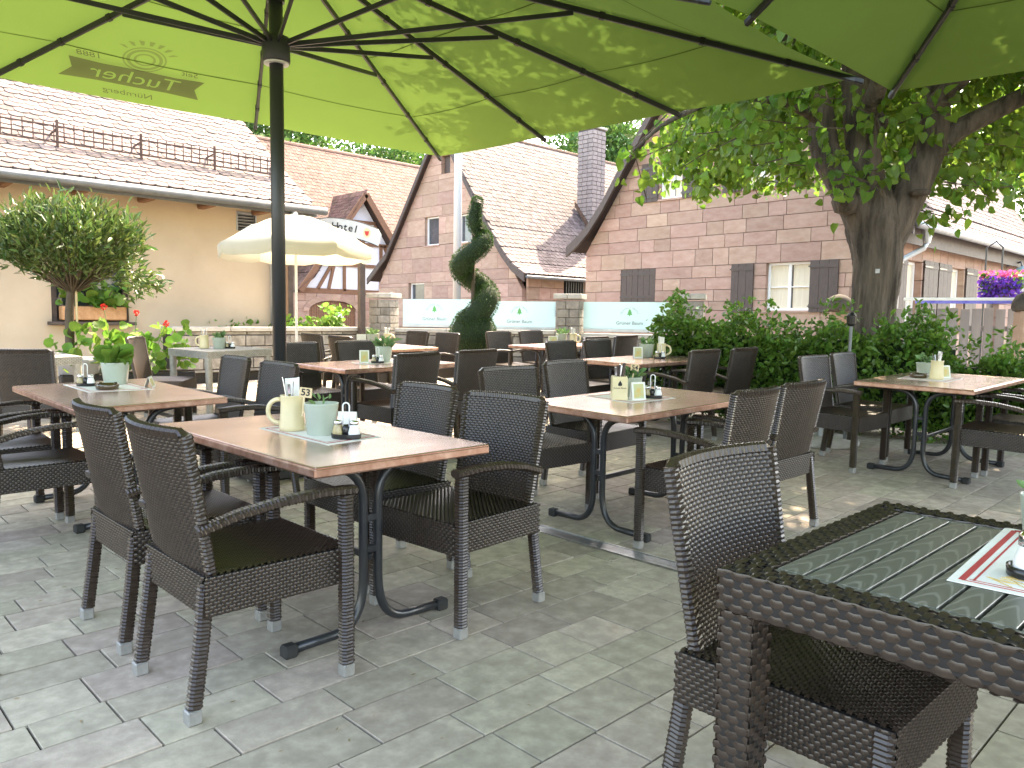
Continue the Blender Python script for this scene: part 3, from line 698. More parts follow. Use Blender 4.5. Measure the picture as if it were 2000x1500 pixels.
# brewery print on the far-left canopy face of the first parasol (seen through the cloth, hence mirrored)
def canopy_print(par, a, b, edge, peak):
    A_ = Vector((*a, edge)); B_ = Vector((*b, edge)); P_ = Vector((0, 0, peak))
    x_ = (A_ - B_).normalized()                                            # reading direction as seen from outside
    n_ = (B_ - A_).cross(P_ - A_).normalized(); n_ = n_ if n_.z > 0 else -n_
    up_ = n_.cross(x_).normalized(); up_ = up_ if up_.z > 0 else -up_
    M3 = mat3(x_, up_, x_.cross(up_))
    O = A_.lerp(B_, .485) + up_ * .46 - n_ * .055
    def at(u, v): return O + x_ * u + up_ * v
    outline = [(-.60, -.15), (-.52, 0), (-.57, .15), (-.30, .13), (0, .14), (.30, .13), (.57, .15), (.52, 0), (.60, -.15), (.3, -.13), (0, -.135), (-.3, -.13)]
    ban = obj('banner_blank', MB().prism([Vector((u, v, 0)) for u, v in outline], (0, 0, -.0006), (0, 0, .0006)), M['limeprint'])
    cut = obj('banner_cut', text_mesh('Tucher', .26, 0, .01, 0), None); cut.location = (0, -.005, 0)
    md = ban.modifiers.new('cut', 'BOOLEAN'); md.operation = 'DIFFERENCE'; md.solver = 'EXACT'; md.object = cut
    dgr = bpy.context.evaluated_depsgraph_get(); dgr.update(); bme = bpy.data.meshes.new_from_object(ban.evaluated_get(dgr))
    bpy.data.objects.remove(ban); bpy.data.objects.remove(cut)
    if not bme.materials: bme.materials.append(M['limeprint'])
    g_ = obj('canopy_print', bme, None, par); ML = Matrix.Translation(O) @ M3.to_4x4(); g_.matrix_local = ML; gi = ML.inverted()
    O2 = O - n_ * .003
    def put_text(s, u, v, size, mt, off=0, bold=0., shear=0.):
        me = text_mesh(s, size, shear, .0004, bold); me.materials.append(mt)
        o = obj('print_lettering', me, None, g_); o.matrix_local = gi @ Matrix.Translation(O2 - n_ * off + x_ * u + up_ * v) @ M3.to_4x4(); return o
    put_text('Seit', -.42, .23, .10, M['limeprint'], 0, .0, .3); put_text('1888', .42, .23, .10, M['limeprint'], 0, 0, .3)
    put_text('Nürnberg', 0, -.25, .11, M['limeprint'], 0, 0, .3)
    for r0, r1 in ((.165, .18), (.12, .148), (.07, .09)):
        v = []; f = []
        for k in range(32):
            a = 2 * PI * k / 32
            v += [O2 + x_ * r0 * math.cos(a) + up_ * (.31 + r0 * math.sin(a)), O2 + x_ * r1 * math.cos(a) + up_ * (.31 + r1 * math.sin(a))]
        for k in range(32): f.append((2 * k, 2 * k + 1, (2 * k + 3) % 64, (2 * k + 2) % 64))
        obj('print_ring', MB().add([gi @ q for q in v], f), M['limeprint'], g_)
    for k in range(7):
        a = R(35 + 110 * k / 6); p0 = O2 + x_ * .21 * math.cos(a) + up_ * (.31 + .21 * math.sin(a)); p1 = O2 + x_ * .27 * math.cos(a) + up_ * (.31 + .27 * math.sin(a))
        s_ = x_ * .012
        obj('print_ray', MB().add([gi @ q for q in (p0 - s_, p0 + s_, p1 + s_ * 2, p1 - s_ * 2)], [(0, 1, 2, 3)]), M['limeprint'], g_)
canopy_print(U1, UC1[0], UC1[1], 3.25, 4.09)

# small cream parasol
cp = thing('cream_parasol', 'small domed cream parasol with a valance, open beside the stone wall', 'parasol', (5.05, 9.25, gz(5.05, 9.25)))
zb = 2.13 - gz(5.05, 9.25)
prof = [(0.02, .42), (.2, .40), (.42, .32), (.62, .215), (.82, .10), (1.0, 0.0)]
N8 = 8
for k in range(N8):
    v = []; f = []; sub = 5
    for (r, z) in prof:
        for b in range(sub + 1):
            a = 2 * PI * (k + b / sub) / N8; rr = r * (1 - .045 * math.sin(PI * b / sub)); v.append((rr * math.cos(a), rr * math.sin(a), zb + z - .02 * math.sin(PI * b / sub) * r))
    for b in range(sub + 1):
        a = 2 * PI * (k + b / sub) / N8; inset = .018 if b in (0, sub) else 0
        v.append((.985 * (1 - .045 * math.sin(PI * b / sub)) * math.cos(a), .985 * (1 - .045 * math.sin(PI * b / sub)) * math.sin(a), zb - .13 - .03 * (b not in (0, sub))))
    for i in range(len(prof)):
        for b in range(sub): q = i * (sub + 1) + b; f.append((q, q + 1, q + sub + 2, q + sub + 1))
    obj('canopy_panel', MB().add(v, f), M['cream'], cp, smooth=True)
    a = 2 * PI * k / N8; obj('rib', MB().tube([(.03 * math.cos(a), .03 * math.sin(a), zb + .37), (.6 * math.cos(a), .6 * math.sin(a), zb + .24), (.98 * math.cos(a), .98 * math.sin(a), zb - .01)], .006, 5), M['white'], cp)
obj('pole', MB().tube([(0, 0, .05), (0, 0, zb + .46)], .018, 10), M['white'], cp, smooth=True); obj('base', MB().lathe([(.22, 0), (.25, .02), (.25, .06), (.05, .10), (.03, .25)], 20), M['concrete'], cp, smooth=True)
obj('finial', MB().lathe([(.02, 0), (.03, .02), (.02, .05)], 10, (0, 0, zb + .40)), M['white'], cp)

# ------------------------------------------------------------------ things on the tables
def on(o, x, y, rot=0, h=.7405): return put(o, x, y, rot, h)
def mug(where, x, y, rot=0, napk=True, h=.7405):
    t = thing('stoneware_mug', f'beige stoneware mug holding cutlery on the {where}', 'mug')
    obj('mug_body', MB().lathe([(.042, 0), (.054, .004), (.055, .02), (.050, .06), (.047, .12), (.048, .15), (.050, .155), (.045, .155), (.043, .12), (.044, .02)], 24), M['ceramic'], t, smooth=True)
    hp = [(.046 + .056 * math.sin(PI * k / 14) ** .8, 0, .085 + .052 * math.cos(PI * k / 14)) for k in range(15)]
    obj('handle', MB().tube(hp, .010, 8), M['ceramic'], t, smooth=True)
    rr = random.Random(int(x * 100))
    for k in range(6):
        a = rr.uniform(0, 6.28); d = Vector((math.cos(a), math.sin(a), 0)) * .028; b0 = d * .3 + Vector((0, 0, .06)); b1 = d * 1.4 + Vector((0, 0, rr.uniform(.20, .235)))
        obj('cutlery', MB().bar(b0, b1, .012, .004, .001), M['chrome'], t)
    if napk:
        obj('napkin', MB().add([(-.03, -.02, .10), (.03, -.026, .10), (.034, -.03, .225), (-.028, -.022, .23), (-.03, .0, .10), (.03, -.006, .10), (.03, -.006, .215), (-.034, .004, .235)], [(0, 1, 2, 3), (7, 6, 5, 4), (3, 2, 6, 7), (0, 3, 7, 4), (1, 5, 6, 2)]), M['paper'], t)
    return on(t, x, y, rot, h)
def pot(where, x, y, r=.062, hh=.115, plant='succ', sc=1., h=.7405, pl=.10, npl=40):
    t = thing('mint_flowerpot', f'mint green ceramic flowerpot with a small plant on the {where}', 'flowerpot')
    obj('pot_body', MB().lathe([(r * .74, 0), (r * .78, .004), (r * .97, hh * .97), (r, hh), (r * .93, hh), (r * .90, hh * .85)], 28), M['mint'], t, smooth=True)
    obj('soil', MB().lathe([(r * .2, hh * .82), (r * .90, hh * .84)], 16), M['soil'], t)
    rr = np.random.default_rng(int(x * 100)); p = np.zeros((npl, 3)); a = rr.uniform(0, 6.28, npl); q = r * .7 * np.sqrt(rr.uniform(0, 1, npl)); p[:, 0] = q * np.cos(a); p[:, 1] = q * np.sin(a); p[:, 2] = hh * .86 + (rr.uniform(0, .5, npl) * pl)
    d = np.stack([np.cos(a), np.sin(a), np.full(npl, 1.2)], -1)
    tag(leaf_obj('leaves', p, pl * .55, 'oval' if plant == 'succ' else 'round', M[plant], t, direction=d, spread=.35, droop=0, seed=int(x * 100)), kind='stuff')
    return on(t, x, y, 0, h)
def cruet(where, x, y, rot=0, h=.7405):
    t = thing('cruet_set', f'salt and pepper shakers in a black caddy on the {where}', 'cruet set')
    prof = []
    b = MB(); n = 24; v = []; f = []
    for (s_, z) in ((.9, 0), (1, .006), (1.02, .022), (.94, .022), (.92, .008)):
        for k in range(n): a = 2 * PI * k / n; v.append((.036 * s_ * math.cos(a), .062 * s_ * math.sin(a), z))
    for i in range(4):
        for k in range(n): f.append((i * n + k, i * n + (k + 1) % n, (i + 1) * n + (k + 1) % n, (i + 1) * n + k))
    f.append(tuple(range(n))[::-1]); f.append(tuple(4 * n + k for k in range(n))); obj('caddy', b.add(v, f), M['blackplastic'], t)
    obj('caddy_spine', MB().lathe([(.018, .005), (.017, .045), (.010, .06)], 12), M['blackplastic'], t, smooth=True)
    for s_, mt in ((-1, 'salt'), (1, 'pepper')):
        sh = obj('shaker', MB().lathe([(.020, .008), (.024, .012), (.024, .03), (.017, .055), (.016, .062)], 16, (0, .034 * s_, 0)), M[mt], t, smooth=True)
        obj('shaker_lid', MB().lathe([(.018, .060), (.018, .072), (.012, .078)], 16, (0, .034 * s_, 0)), M['chrome'], sh, smooth=True)
    hp = [(0, -.013, .05), (0, -.014, .12)] + [(0, -.014 * math.cos(a), .135 + .014 * math.sin(a)) for a in [PI * k / 6 for k in range(7)]] + [(0, .014, .12), (0, .013, .05)]
    obj('wire_handle', MB().tube(hp, .0032, 6), M['white'], t, smooth=True)
    return on(t, x, y, rot, h)
def card(where, x, y, rot=0, w=.085, hh=.105, mt='cardprint', h=.7405):
    t = thing('tent_card', f'small folded menu card standing on the {where}', 'menu card')
    for s_ in (-1, 1):
        v = [(-w / 2, s_ * .026, 0), (w / 2, s_ * .026, 0), (w / 2, s_ * .002, hh), (-w / 2, s_ * .002, hh)]
        leaf_ = obj('card_leaf', MB().prism(v, (0, 0, 0), (0, -s_ * .0012, 0)), M['paper'], t)
        k = .012; dy = s_ * .0006
        v2 = [(-w / 2 + k, s_ * .0232 + dy, .012), (w / 2 - k, s_ * .0232 + dy, .012), (w / 2 - k, s_ * .0042 + dy, hh - .010), (-w / 2 + k, s_ * .0042 + dy, hh - .010)]
        obj('card_print', MB().prism(v2, (0, 0, 0), (0, s_ * .0005, 0)), M[mt], leaf_)
    return on(t, x, y, rot, h)
def placemat(where, pts, stripe=True, label=None):
    c = Vector((sum(p[0] for p in pts) / 4, sum(p[1] for p in pts) / 4, 0))
    t = thing('paper_napkin', label or f'white paper napkin with a red border lying flat on the {where}', 'napkin')
    q = [Vector((p[0], p[1], 0)) - c for p in pts]
    obj('sheet', MB().prism([v * 1.0 for v in q], (0, 0, 0), (0, 0, .0016)), M['paper'], t)
    if stripe:
        for s0, s1 in ((.90, .86), (.80, .785)):
            for i in range(4):
                a, b = q[i], q[(i + 1) % 4]; z = Vector((0, 0, .0019))
                obj('printed_border', MB().prism([a * s0 + z, b * s0 + z, b * s1 + z, a * s1 + z], (0, 0, 0), (0, 0, .0003)), M['redprint'], t)
    return on(t, c.x, c.y, 0, .7402)
def tray(where, x, y):
    t = thing('glass_ashtray', f'round brown glass ashtray on the {where}', 'ashtray')
    obj('bowl', MB().lathe([(.055, 0), (.066, .004), (.07, .034), (.066, .038), (.058, .036), (.052, .012), (.01, .010)], 24), M['ashtray'], t, smooth=True)
    for k in range(4): a = PI / 2 * k + .4; obj('rest', MB().box((.063 * math.cos(a), .063 * math.sin(a), .039), (.016, .012, .006), Matrix.Rotation(a, 3, 'Z'), .002), M['ashtray'], t)
    return on(t, x, y, 0, .7405)
def sign53(where, txt, x, y, rot, h):
    t = thing('number_tag', f'pale wooden table number tag {txt} stuck in the flowerpot on the {where}', 'table number')
    obj('tag_board', MB().box((0, 0, .03), (.052, .004, .042), None, .0015), M['woodtag'], t); obj('tag_stick', MB().box((-.005, 0, -.03), (.007, .0035, .08)), M['woodtag'], t)
    me = text_mesh(txt, .040, 0, .0006, .0008); me.materials.append(M['blackprint']); o = obj('tag_number', me, None, t); o.matrix_local = Matrix.Translation((0, -.0026, .03)) @ Matrix.Rotation(PI / 2, 4, 'X')
    t.location = (x, y, h); t.rotation_euler = (0, R(6), rot); return t
VIEW = R(-40)
w = 'table with number 53'
placemat(w, [(1.57, 3.22), (1.56, 2.62), (1.84, 2.66), (1.85, 3.24)])
mug(w, 1.65, 3.07, R(140)); pot(w, 1.685, 2.885, .074, .135, npl=9, pl=.07); card(w, 1.76, 2.80, R(-52), .08, .10, 'paper'); cruet(w, 1.70, 2.715, R(38))
sign53(w, '53', 1.622, 2.905, R(-44), .7405 + .150)
w = 'square crock table'
placemat(w, [(3.74, 3.20), (3.70, 2.78), (4.12, 2.76), (4.14, 3.16)])
t = thing('cutlery_crock', 'square beige stoneware crock full of wooden handled cutlery with a dark emblem', 'crock')
obj('crock_body', MB().lathe([(.060, 0), (.066, .004), (.066, .135), (.060, .145), (.054, .145), (.054, .06)], 4), M['ceramic'], t)
rr = random.Random(5)
for k in range(9):
    a = rr.uniform(0, 6.28); d = Vector((math.cos(a), math.sin(a), 0)) * .025; obj('cutlery', MB().bar(d * .4 + Vector((0, 0, .05)), d * 1.3 + Vector((0, 0, rr.uniform(.19, .23))), .016, .008, .002), M['darkwood' if k % 3 else 'chrome'], t)
me = text_mesh('Grüner Baum', .014, 0, .0004); me.materials.append(M['blackprint']); o = obj('crock_lettering', me, None, t); o.matrix_local = Matrix.Rotation(R(-45), 4, 'Z') @ Matrix.Translation((.0, -.0472, .075)) @ Matrix.Rotation(PI / 2, 4, 'X')
lf = MB().add([(-.010, 0, .088), (.010, 0, .088), (.013, 0, .10), (0, 0, .122), (-.013, 0, .10)], [(0, 1, 2, 3, 4)]); o = obj('crock_emblem', lf, M['blackprint'], t); o.matrix_local = Matrix.Rotation(R(-45), 4, 'Z') @ Matrix.Translation((0, -.0475, 0))
on(t, 3.79, 2.95, R(2)); t.rotation_euler[2] = R(0)
pot(w, 3.98, 3.00, .07, .125, npl=44, pl=.10); card(w, 3.86, 2.86, R(-28), .09, .11); cruet(w, 4.0, 2.85, R(30)); sign53(w, '54', 3.94, 2.95, R(-44), .76 + .155)
w = 'ashtray table'
placemat(w, [(1.44, 5.78), (1.44, 5.24), (1.80, 5.16), (1.80, 5.74)])
tray(w, 1.58, 5.33); pot(w, 1.72, 5.62, .092, .15, 'gera', pl=.13, npl=70); cruet(w, 1.53, 5.60, R(45)); card(w, 1.83, 5.30, R(60), .11, .07)
w = 'parasol pole table'
placemat(w, [(3.98, 6.28), (3.96, 5.96), (4.44, 5.98), (4.44, 6.30)])
pot(w, 4.29, 6.18, .085, .15, npl=36, pl=.14); cruet(w, 4.13, 6.05, R(40)); card(w, 4.05, 6.15, R(-30), .09, .12)
w = 'hedge end table'
pot(w, 7.0, 5.08, .085, .145, npl=36, pl=.10); card(w, 6.80, 5.05, R(-38), .10, .12); mug(w, 7.06, 4.93, R(-60)); cruet(w, 6.94, 4.86, R(40))
w = 'linden trunk table'
placemat(w, [(6.74, 2.36), (6.72, 1.98), (7.2, 2.0), (7.22, 2.38)])
mug(w, 6.92, 2.12, R(30)); tray(w, 6.93, 2.26); pot(w, 7.10, 2.27, .07, .12, npl=26); card(w, 7.12, 2.12, R(-35))
w = 'cream parasol table'
pot(w, 5.68, 8.42, .085, .15, npl=36, pl=.10); mug(w, 5.82, 8.30, R(-60)); card(w, 5.62, 8.60, R(-30), .12, .14, 'paper'); cruet(w, 5.80, 8.5, R(40))
w = 'spiral yew table'
pot(w, 8.05, 7.30, .085, .15, npl=36, pl=.11); card(w, 7.90, 7.32, R(-38), .13, .12); mug(w, 8.14, 7.16, R(-60))
w = 'grey table by the stone wall'
mug(w, 3.70, 8.93, R(135), False); pot(w, 3.83, 8.82, .08, .13, npl=36); cruet(w, 3.93, 8.76, R(40))
w = 'slatted wicker table'
t = placemat(w, [(1.63, .46), (2.17, .49), (2.19, .15), (1.65, .12)], False, 'white paper napkin with a red stripe under the shaker on the slatted table')
cc = t.location
for (xa, ya, xb, yb, w_) in ((1.652, .440, 2.15, .466, .012), (1.662, .422, 2.135, .446, .004), (1.652, .440, 1.668, .140, .003), (1.664, .43, 1.68, .15, .002), (2.15, .466, 2.168, .165, .012)):
    obj('printed_border', MB().bar((xa - cc.x, ya - cc.y, .0021), (xb - cc.x, yb - cc.y, .0021), w_, .0006), M['redprint'], t)
rr = random.Random(2)
for k in range(9):
    a = Vector((1.69 + k * .009 - t.location.x, .385 - k * .006 - t.location.y, .0022)); pts = [a + Vector((rr.uniform(-.02, .02), rr.uniform(-.03, .03), 0)) for _ in range(4)]
    obj('gold_script', MB().tube(pts, .0011, 4), M['goldprint'], t)
t = thing('salt_shaker', 'single glass salt shaker with a steel lid in a black saucer, slatted table', 'salt shaker')
obj('saucer', MB().lathe([(.032, 0), (.04, .003), (.041, .022), (.036, .022), (.034, .005)], 20), M['blackplastic'], t, smooth=True)
obj('glass_body', MB().lathe([(.026, .005), (.030, .012), (.030, .03), (.022, .055), (.021, .065)], 16), M['salt'], t, smooth=True); obj('shaker_lid', MB().lathe([(.023, .063), (.023, .085), (.015, .092)], 16), M['chrome'], t, smooth=True)
on(t, 1.765, .352, 0, .743); pot(w, 2.125, .40, .055, .10, npl=5, pl=.05, h=.743)

# ------------------------------------------------------------------ buildings
def clip_poly(poly, a, b, c):
    """keep a*x+b*y<=c"""
    out = []
    for i in range(len(poly)):
        p, q = poly[i], poly[(i + 1) % len(poly)]
        dp = a * p[0] + b * p[1] - c; dq = a * q[0] + b * q[1] - c
        if dp <= 0: out.append(p)
        if dp * dq < 0: t = dp / (dp - dq); out.append((p[0] + (q[0] - p[0]) * t, p[1] + (q[1] - p[1]) * t))
    return out
def stone_face(parent, to3, normal, width, courses, limits, openings, wrange, seed, thick=.20, name='stone_block', mt=None, gap=.006, ch=.012, jitter=.006):
    """coursed blocks on a face. to3(s,z)->Vector on the face plane; limits: half planes (a,b,c)"""
    r_ = random.Random(seed); n_ = Vector(normal)
    z = courses[0]; mt = mt or M['sand']
    for zi in range(len(courses) - 1):
        z0, z1 = courses[zi], courses[zi + 1]
        iv = [(width[0], width[1])]
        for (s0, s1, q0, q1) in openings:
            if q0 < z1 - .02 and q1 > z0 + .02:
                nv = []
                for (a, b) in iv:
                    if s1 <= a or s0 >= b: nv.append((a, b)); continue
                    if s0 > a: nv.append((a, s0))
                    if s1 < b: nv.append((s1, b))
                iv = nv
        for (a, b) in iv:
            s = a
            while s < b - .01:
                L = r_.uniform(*wrange); e = min(s + L, b)
                if b - e < wrange[0] * .45: e = b
                # keep parts of a course above / below an opening's edge
                poly = [(s + gap, z0 + gap), (e - gap, z0 + gap), (e - gap, z1 - gap), (s + gap, z1 - gap)]
                for h in limits:
                    poly = clip_poly(poly, *h)
                    if len(poly) < 3: break
                if len(poly) >= 3:
                    cx = sum(p[0] for p in poly) / len(poly); cz = sum(p[1] for p in poly) / len(poly); out = r_.uniform(0, jitter)
                    w0 = max(p[0] for p in poly) - min(p[0] for p in poly); h0 = max(p[1] for p in poly) - min(p[1] for p in poly)
                    if w0 > .04 and h0 > .03:
                        C3 = to3(cx, cz)
                        f0 = [to3(cx + (p[0] - cx) * (1 - ch / max(w0, .1)), cz + (p[1] - cz) * (1 - ch / max(h0, .1))) - C3 + n_ * out for p in poly]
                        f1 = [to3(*p) - C3 - n_ * (ch - out) for p in poly]; f2 = [to3(*p) - C3 - n_ * thick for p in poly]
                        k = len(poly); F = [tuple(range(k)), tuple(range(3 * k - 1, 2 * k - 1, -1))]
                        for i in range(k):
                            j = (i + 1) % k; F += [(i, i + k, j + k, j), (i + k, i + 2 * k, j + 2 * k, j + k)]
                        obj(name, MB().add(f0 + f1 + f2, F), mt, parent, C3)
                s = e
def tile_proto(w, L, th=.026, round_=True):
    hw = w * .485
    if round_: p = [(-hw, L), (-hw, .05), (-hw * .75, .018), (-hw * .35, .002), (hw * .35, .002), (hw * .75, .018), (hw, .05), (hw, L)]
    else: p = [(-hw, L), (-hw, 0), (hw, 0), (hw, L)]
    n = len(p); v = [(x, y, th + .02 * (1 - y / L)) for x, y in p] + [(x, y, .02 * (1 - y / L)) for x, y in p]
    f = [tuple(range(n))] + [(i + n, (i + 1) % n + n, (i + 1) % n, i) for i in range(n)]
    return v, f
def prof_at(prof, s):
    """point and tangent on a (y,z) polyline at length s"""
    for (a, b) in zip(prof, prof[1:]):
        L = math.hypot(b[0] - a[0], b[1] - a[1])
        if s <= L or b is prof[-1]:
            t = s / L; return (a[0] + (b[0] - a[0]) * t, a[1] + (b[1] - a[1]) * t), ((b[0] - a[0]) / L, (b[1] - a[1]) / L)
        s -= L
def roof_tiles(parent, prof, axis, a0, a1, w, exp, mt, seed, singles=None, sgn=1, name='tile', th=.026):
    """tiles over a slope. prof: (c,z) polyline from eave to ridge, c is the horizontal coordinate across the ridge.
    axis 'x': rows run along x and c is y."""
    r_ = random.Random(seed); L = sum(math.hypot(b[0] - a[0], b[1] - a[1]) for a, b in zip(prof, prof[1:]))
    pv, pf = tile_proto(w, exp * 1.9, th); me = MB().add(pv, pf).mesh(name); me.materials.append(mt)
    nrow = int(L / exp); items = []
    for i in range(nrow):
        (c, z), (tc, tz) = prof_at(prof, i * exp)
        x = a0 + (w / 2 if i % 2 else 0)
        while x < a1:
            items.append((x + r_.uniform(-.004, .004), c, z, tc, tz, r_.uniform(-.025, .025), r_.uniform(0, .006))); x += w
    def frame(it):
        x, c, z, tc, tz, rr_, dz = it
        if axis == 'x': ex = Vector((1, 0, 0)); ey = Vector((0, tc, tz)); o = Vector((x, c, z))
        else: ex = Vector((0, 1, 0)); ey = Vector((tc, 0, tz)); o = Vector((c, x, z))
        ez = ex.cross(ey)
        if ez.z < 0: ex = -ex; ez = -ez
        M3 = mat3(ex, ey, ez) @ Matrix.Rotation(rr_, 3, 'Z'); return o + ez * dz, M3
    def dist(it):
        o, _ = frame(it); return (o - Vector((0, 0, CAMH))).length
    if singles:
        order = sorted(items, key=dist); solo = [it for it in order if singles(it)][:285]; ss = set(map(id, solo))
    else: solo = []; ss = set()
    for it in solo:
        o, M3 = frame(it); q = obj(name, me, None, parent); q.matrix_local = Matrix.Translation(o) @ M3.to_4x4()
    V = np.array(pv); vs = []; fs = []; n = 0
    big = MB()
    tv = []
    for it in items:
        if id(it) in ss: continue
        o, M3 = frame(it); A = np.array(M3); tv.append(V @ A.T + np.array(o))
    if tv:
        allv = np.concatenate(tv); k = len(pv); b = bpy.data.meshes.new(name + '_field')
        faces = []
        for q in range(len(tv)): faces.extend([tuple(i + q * k for i in f) for f in pf])
        b.from_pydata(allv.tolist(), [], faces); b.update(); b.materials.append(mt)
        tag(obj(name + '_field', b, None, parent), kind='stuff')
def roof_slab(name, prof, a0, a1, parent, axis='x', th=.10):
    p = [(c, z) for c, z in prof]
    poly = [Vector((0, c, z - .012)) for c, z in p] + [Vector((0, c, z - th)) for c, z in reversed(p)]
    return obj(name, MB().prism(poly, (a0, 0, 0), (a1, 0, 0)), M['tilebed'], parent)
def window(parent, o, ux, w, h, n_in, cross=True, curtain=True, depth=.12, bars=2):
    """window in an opening. o: lower-left corner on the facade, ux: unit along width, n_in: unit into the building"""
    o = Vector(o); ux = Vector(ux); ni = Vector(n_in); uz = Vector((0, 0, 1)); t = .06
    b0 = o + ni * depth
    win = obj('window', MB().prism([b0 + ni * .05, b0 + ux * w + ni * .05, b0 + ux * w + uz * h + ni * .05, b0 + uz * h + ni * .05], (0, 0, 0), ni * .012), M['pane'], parent)
    fr = MB()
    def bar_(s0, z0, s1, z1, dp=.05): fr.prism([b0 + ux * s0 + uz * z0, b0 + ux * s1 + uz * z0, b0 + ux * s1 + uz * z1, b0 + ux * s0 + uz * z1], (0, 0, 0), ni * dp)
    f = MB()
    for (s0, z0, s1, z1) in ((0, 0, t, h), (w - t, 0, w, h), (t, 0, w - t, t), (t, h - t, w - t, h)): bar_(s0, z0, s1, z1)
    tag(obj('window_frame', fr, M['white'], win), kind='stuff')
    if cross:
        fr = MB(); bar_(w / 2 - .035, t, w / 2 + .035, h - t, .045); obj('mullion', fr, M['white'], win)
        for s0, s1 in ((t, w / 2 - .035), (w / 2 + .035, w - t)):
            fr = MB(); bar_(s0, h * .48, s1, h * .48 + .025, .04); obj('glazing_bar', fr, M['white'], win)
    if curtain:
        q = b0 + ni * .045; v = []; f_ = []; n = 40
        for i in range(n + 1):
            s_ = t + (w - 2 * t) * i / n; dd = .003 * math.sin(i * 1.3)
            v += [q + ux * s_ + uz * t + ni * dd, q + ux * s_ + uz * (h - t) + ni * dd]
        f_ = [(2 * i, 2 * i + 2, 2 * i + 3, 2 * i + 1) for i in range(n) if abs(i - n / 2) > 2 or not cross]
        obj('curtain', MB().add(v, f_), M['curtain'], win, smooth=True)
    sl = MB(); a = o - ux * .06 - ni * .04; sl.prism([a, a + ux * (w + .12), a + ux * (w + .12) - uz * .05, a - uz * .05], (0, 0, 0), ni * .16)
    obj('window_sill', sl, M['sand'], win); return win
def shutter(parent, o, ux, w, h, n_out, strap='iron'):
    o = Vector(o); ux = Vector(ux); no = Vector(n_out); uz = Vector((0, 0, 1))
    b = o + no * .02; nb = 3; me = MB(); bw = w / nb
    sh = obj('shutter', MB().prism([b + uz * .0, b + ux * w, b + ux * w + uz * h, b + uz * h], (0, 0, 0), no * .012), M['darkwood'], parent)
    for i in range(nb):
        p = b + ux * (i * bw + .004) + no * .012; q = ux * (bw - .008)
        obj('board', MB().prism([p, p + q, p + q + uz * h, p + uz * h], (0, 0, 0), no * .016), M['darkwood'], sh)
    for zz in (.10, h - .18):
        p = b + uz * zz + no * .028 + ux * .0; obj('batten', MB().prism([p, p + ux * w, p + ux * w + uz * .09, p + uz * .09], (0, 0, 0), no * .014), M['darkwood'], sh)
    for zz in (.125, h - .155):
        p = b + uz * zz + no * .0425 - ux * .03; obj('strap_hinge', MB().prism([p, p + ux * w * .55, p + ux * w * .55 + uz * .03, p + uz * .03], (0, 0, 0), no * .006), M['iron'], sh)
    return sh

# ---- cream plastered house on the left, wall along x at y = 12.7, roof sloping to the terrace
hb = thing('cream_house', 'single storey cream plastered house with a weathered beaver-tail tile roof', 'house', (0, 0, 0))
WX0, WX1, WY = -5.0, 6.47, 12.7
W0, W1, Z0, Z1 = 3.05, 4.10, 1.13, 2.50
V0, V1, VZ0, VZ1 = 5.84, 6.20, 2.68, 3.0
wb = MB()
def panel(a, b, z0, z1): wb.box(((a + b) / 2, WY + .15, (z0 + z1) / 2), (b - a, .30, z1 - z0))
wall_bits = [(WX0, W0, -.1, 3.18), (W0, W1, -.1, Z0), (W0, W1, Z1, 3.18), (W1, V0, -.1, 3.18), (V0, V1, -.1, VZ0), (V0, V1, VZ1, 3.18), (V1, WX1, -.1, 3.18)]
v = []; f = []
xs = sorted({WX0, W0, W1, V0, V1, WX1}); zs = sorted({-.1, Z0, Z1, VZ0, VZ1, 3.22})
holes = [(W0, W1, Z0, Z1), (V0, V1, VZ0, VZ1)]
wallm = MB()
for i in range(len(xs) - 1):
    for j in range(len(zs) - 1):
        cx, cz = (xs[i] + xs[i + 1]) / 2, (zs[j] + zs[j + 1]) / 2
        if any(h[0] < cx < h[1] and h[2] < cz < h[3] for h in holes): continue
        wallm.add([(xs[i], WY, zs[j]), (xs[i + 1], WY, zs[j]), (xs[i + 1], WY, zs[j + 1]), (xs[i], WY, zs[j + 1])], [(0, 1, 2, 3)])
for (a, b, c, d) in holes:
    P = [(a, c), (b, c), (b, d), (a, d)]
    for k in range(4):
        p, q = P[k], P[(k + 1) % 4]; wallm.add([(p[0], WY, p[1]), (q[0], WY, q[1]), (q[0], WY + .22, q[1]), (p[0], WY + .22, p[1])], [(0, 1, 2, 3)])
wallm.add([(WX1, WY, -.1), (WX1, WY + 8, -.1), (WX1, WY + 8, 3.22), (WX1, WY + 4, 6.2), (WX1, WY, 3.22)], [(0, 1, 2, 3, 4)])
wallm.add([(WX0, WY + .4, -.1), (WX1 - .02, WY + .4, -.1), (WX1 - .02, WY + .4, 3.2), (WX0, WY + .4, 3.2)], [(0, 1, 2, 3)])
import bmesh
me = wallm.mesh('wall'); bm = bmesh.new(); bm.from_mesh(me); bmesh.ops.remove_doubles(bm, verts=bm.verts, dist=.0005); bm.to_mesh(me); bm.free()
obj('wall', me, M['plaster'], hb)
win = obj('window', MB().box(((W0 + W1) / 2, WY + .20, (Z0 + Z1) / 2), (W1 - W0 - .1, .01, Z1 - Z0 - .1)), M['pane'], hb)
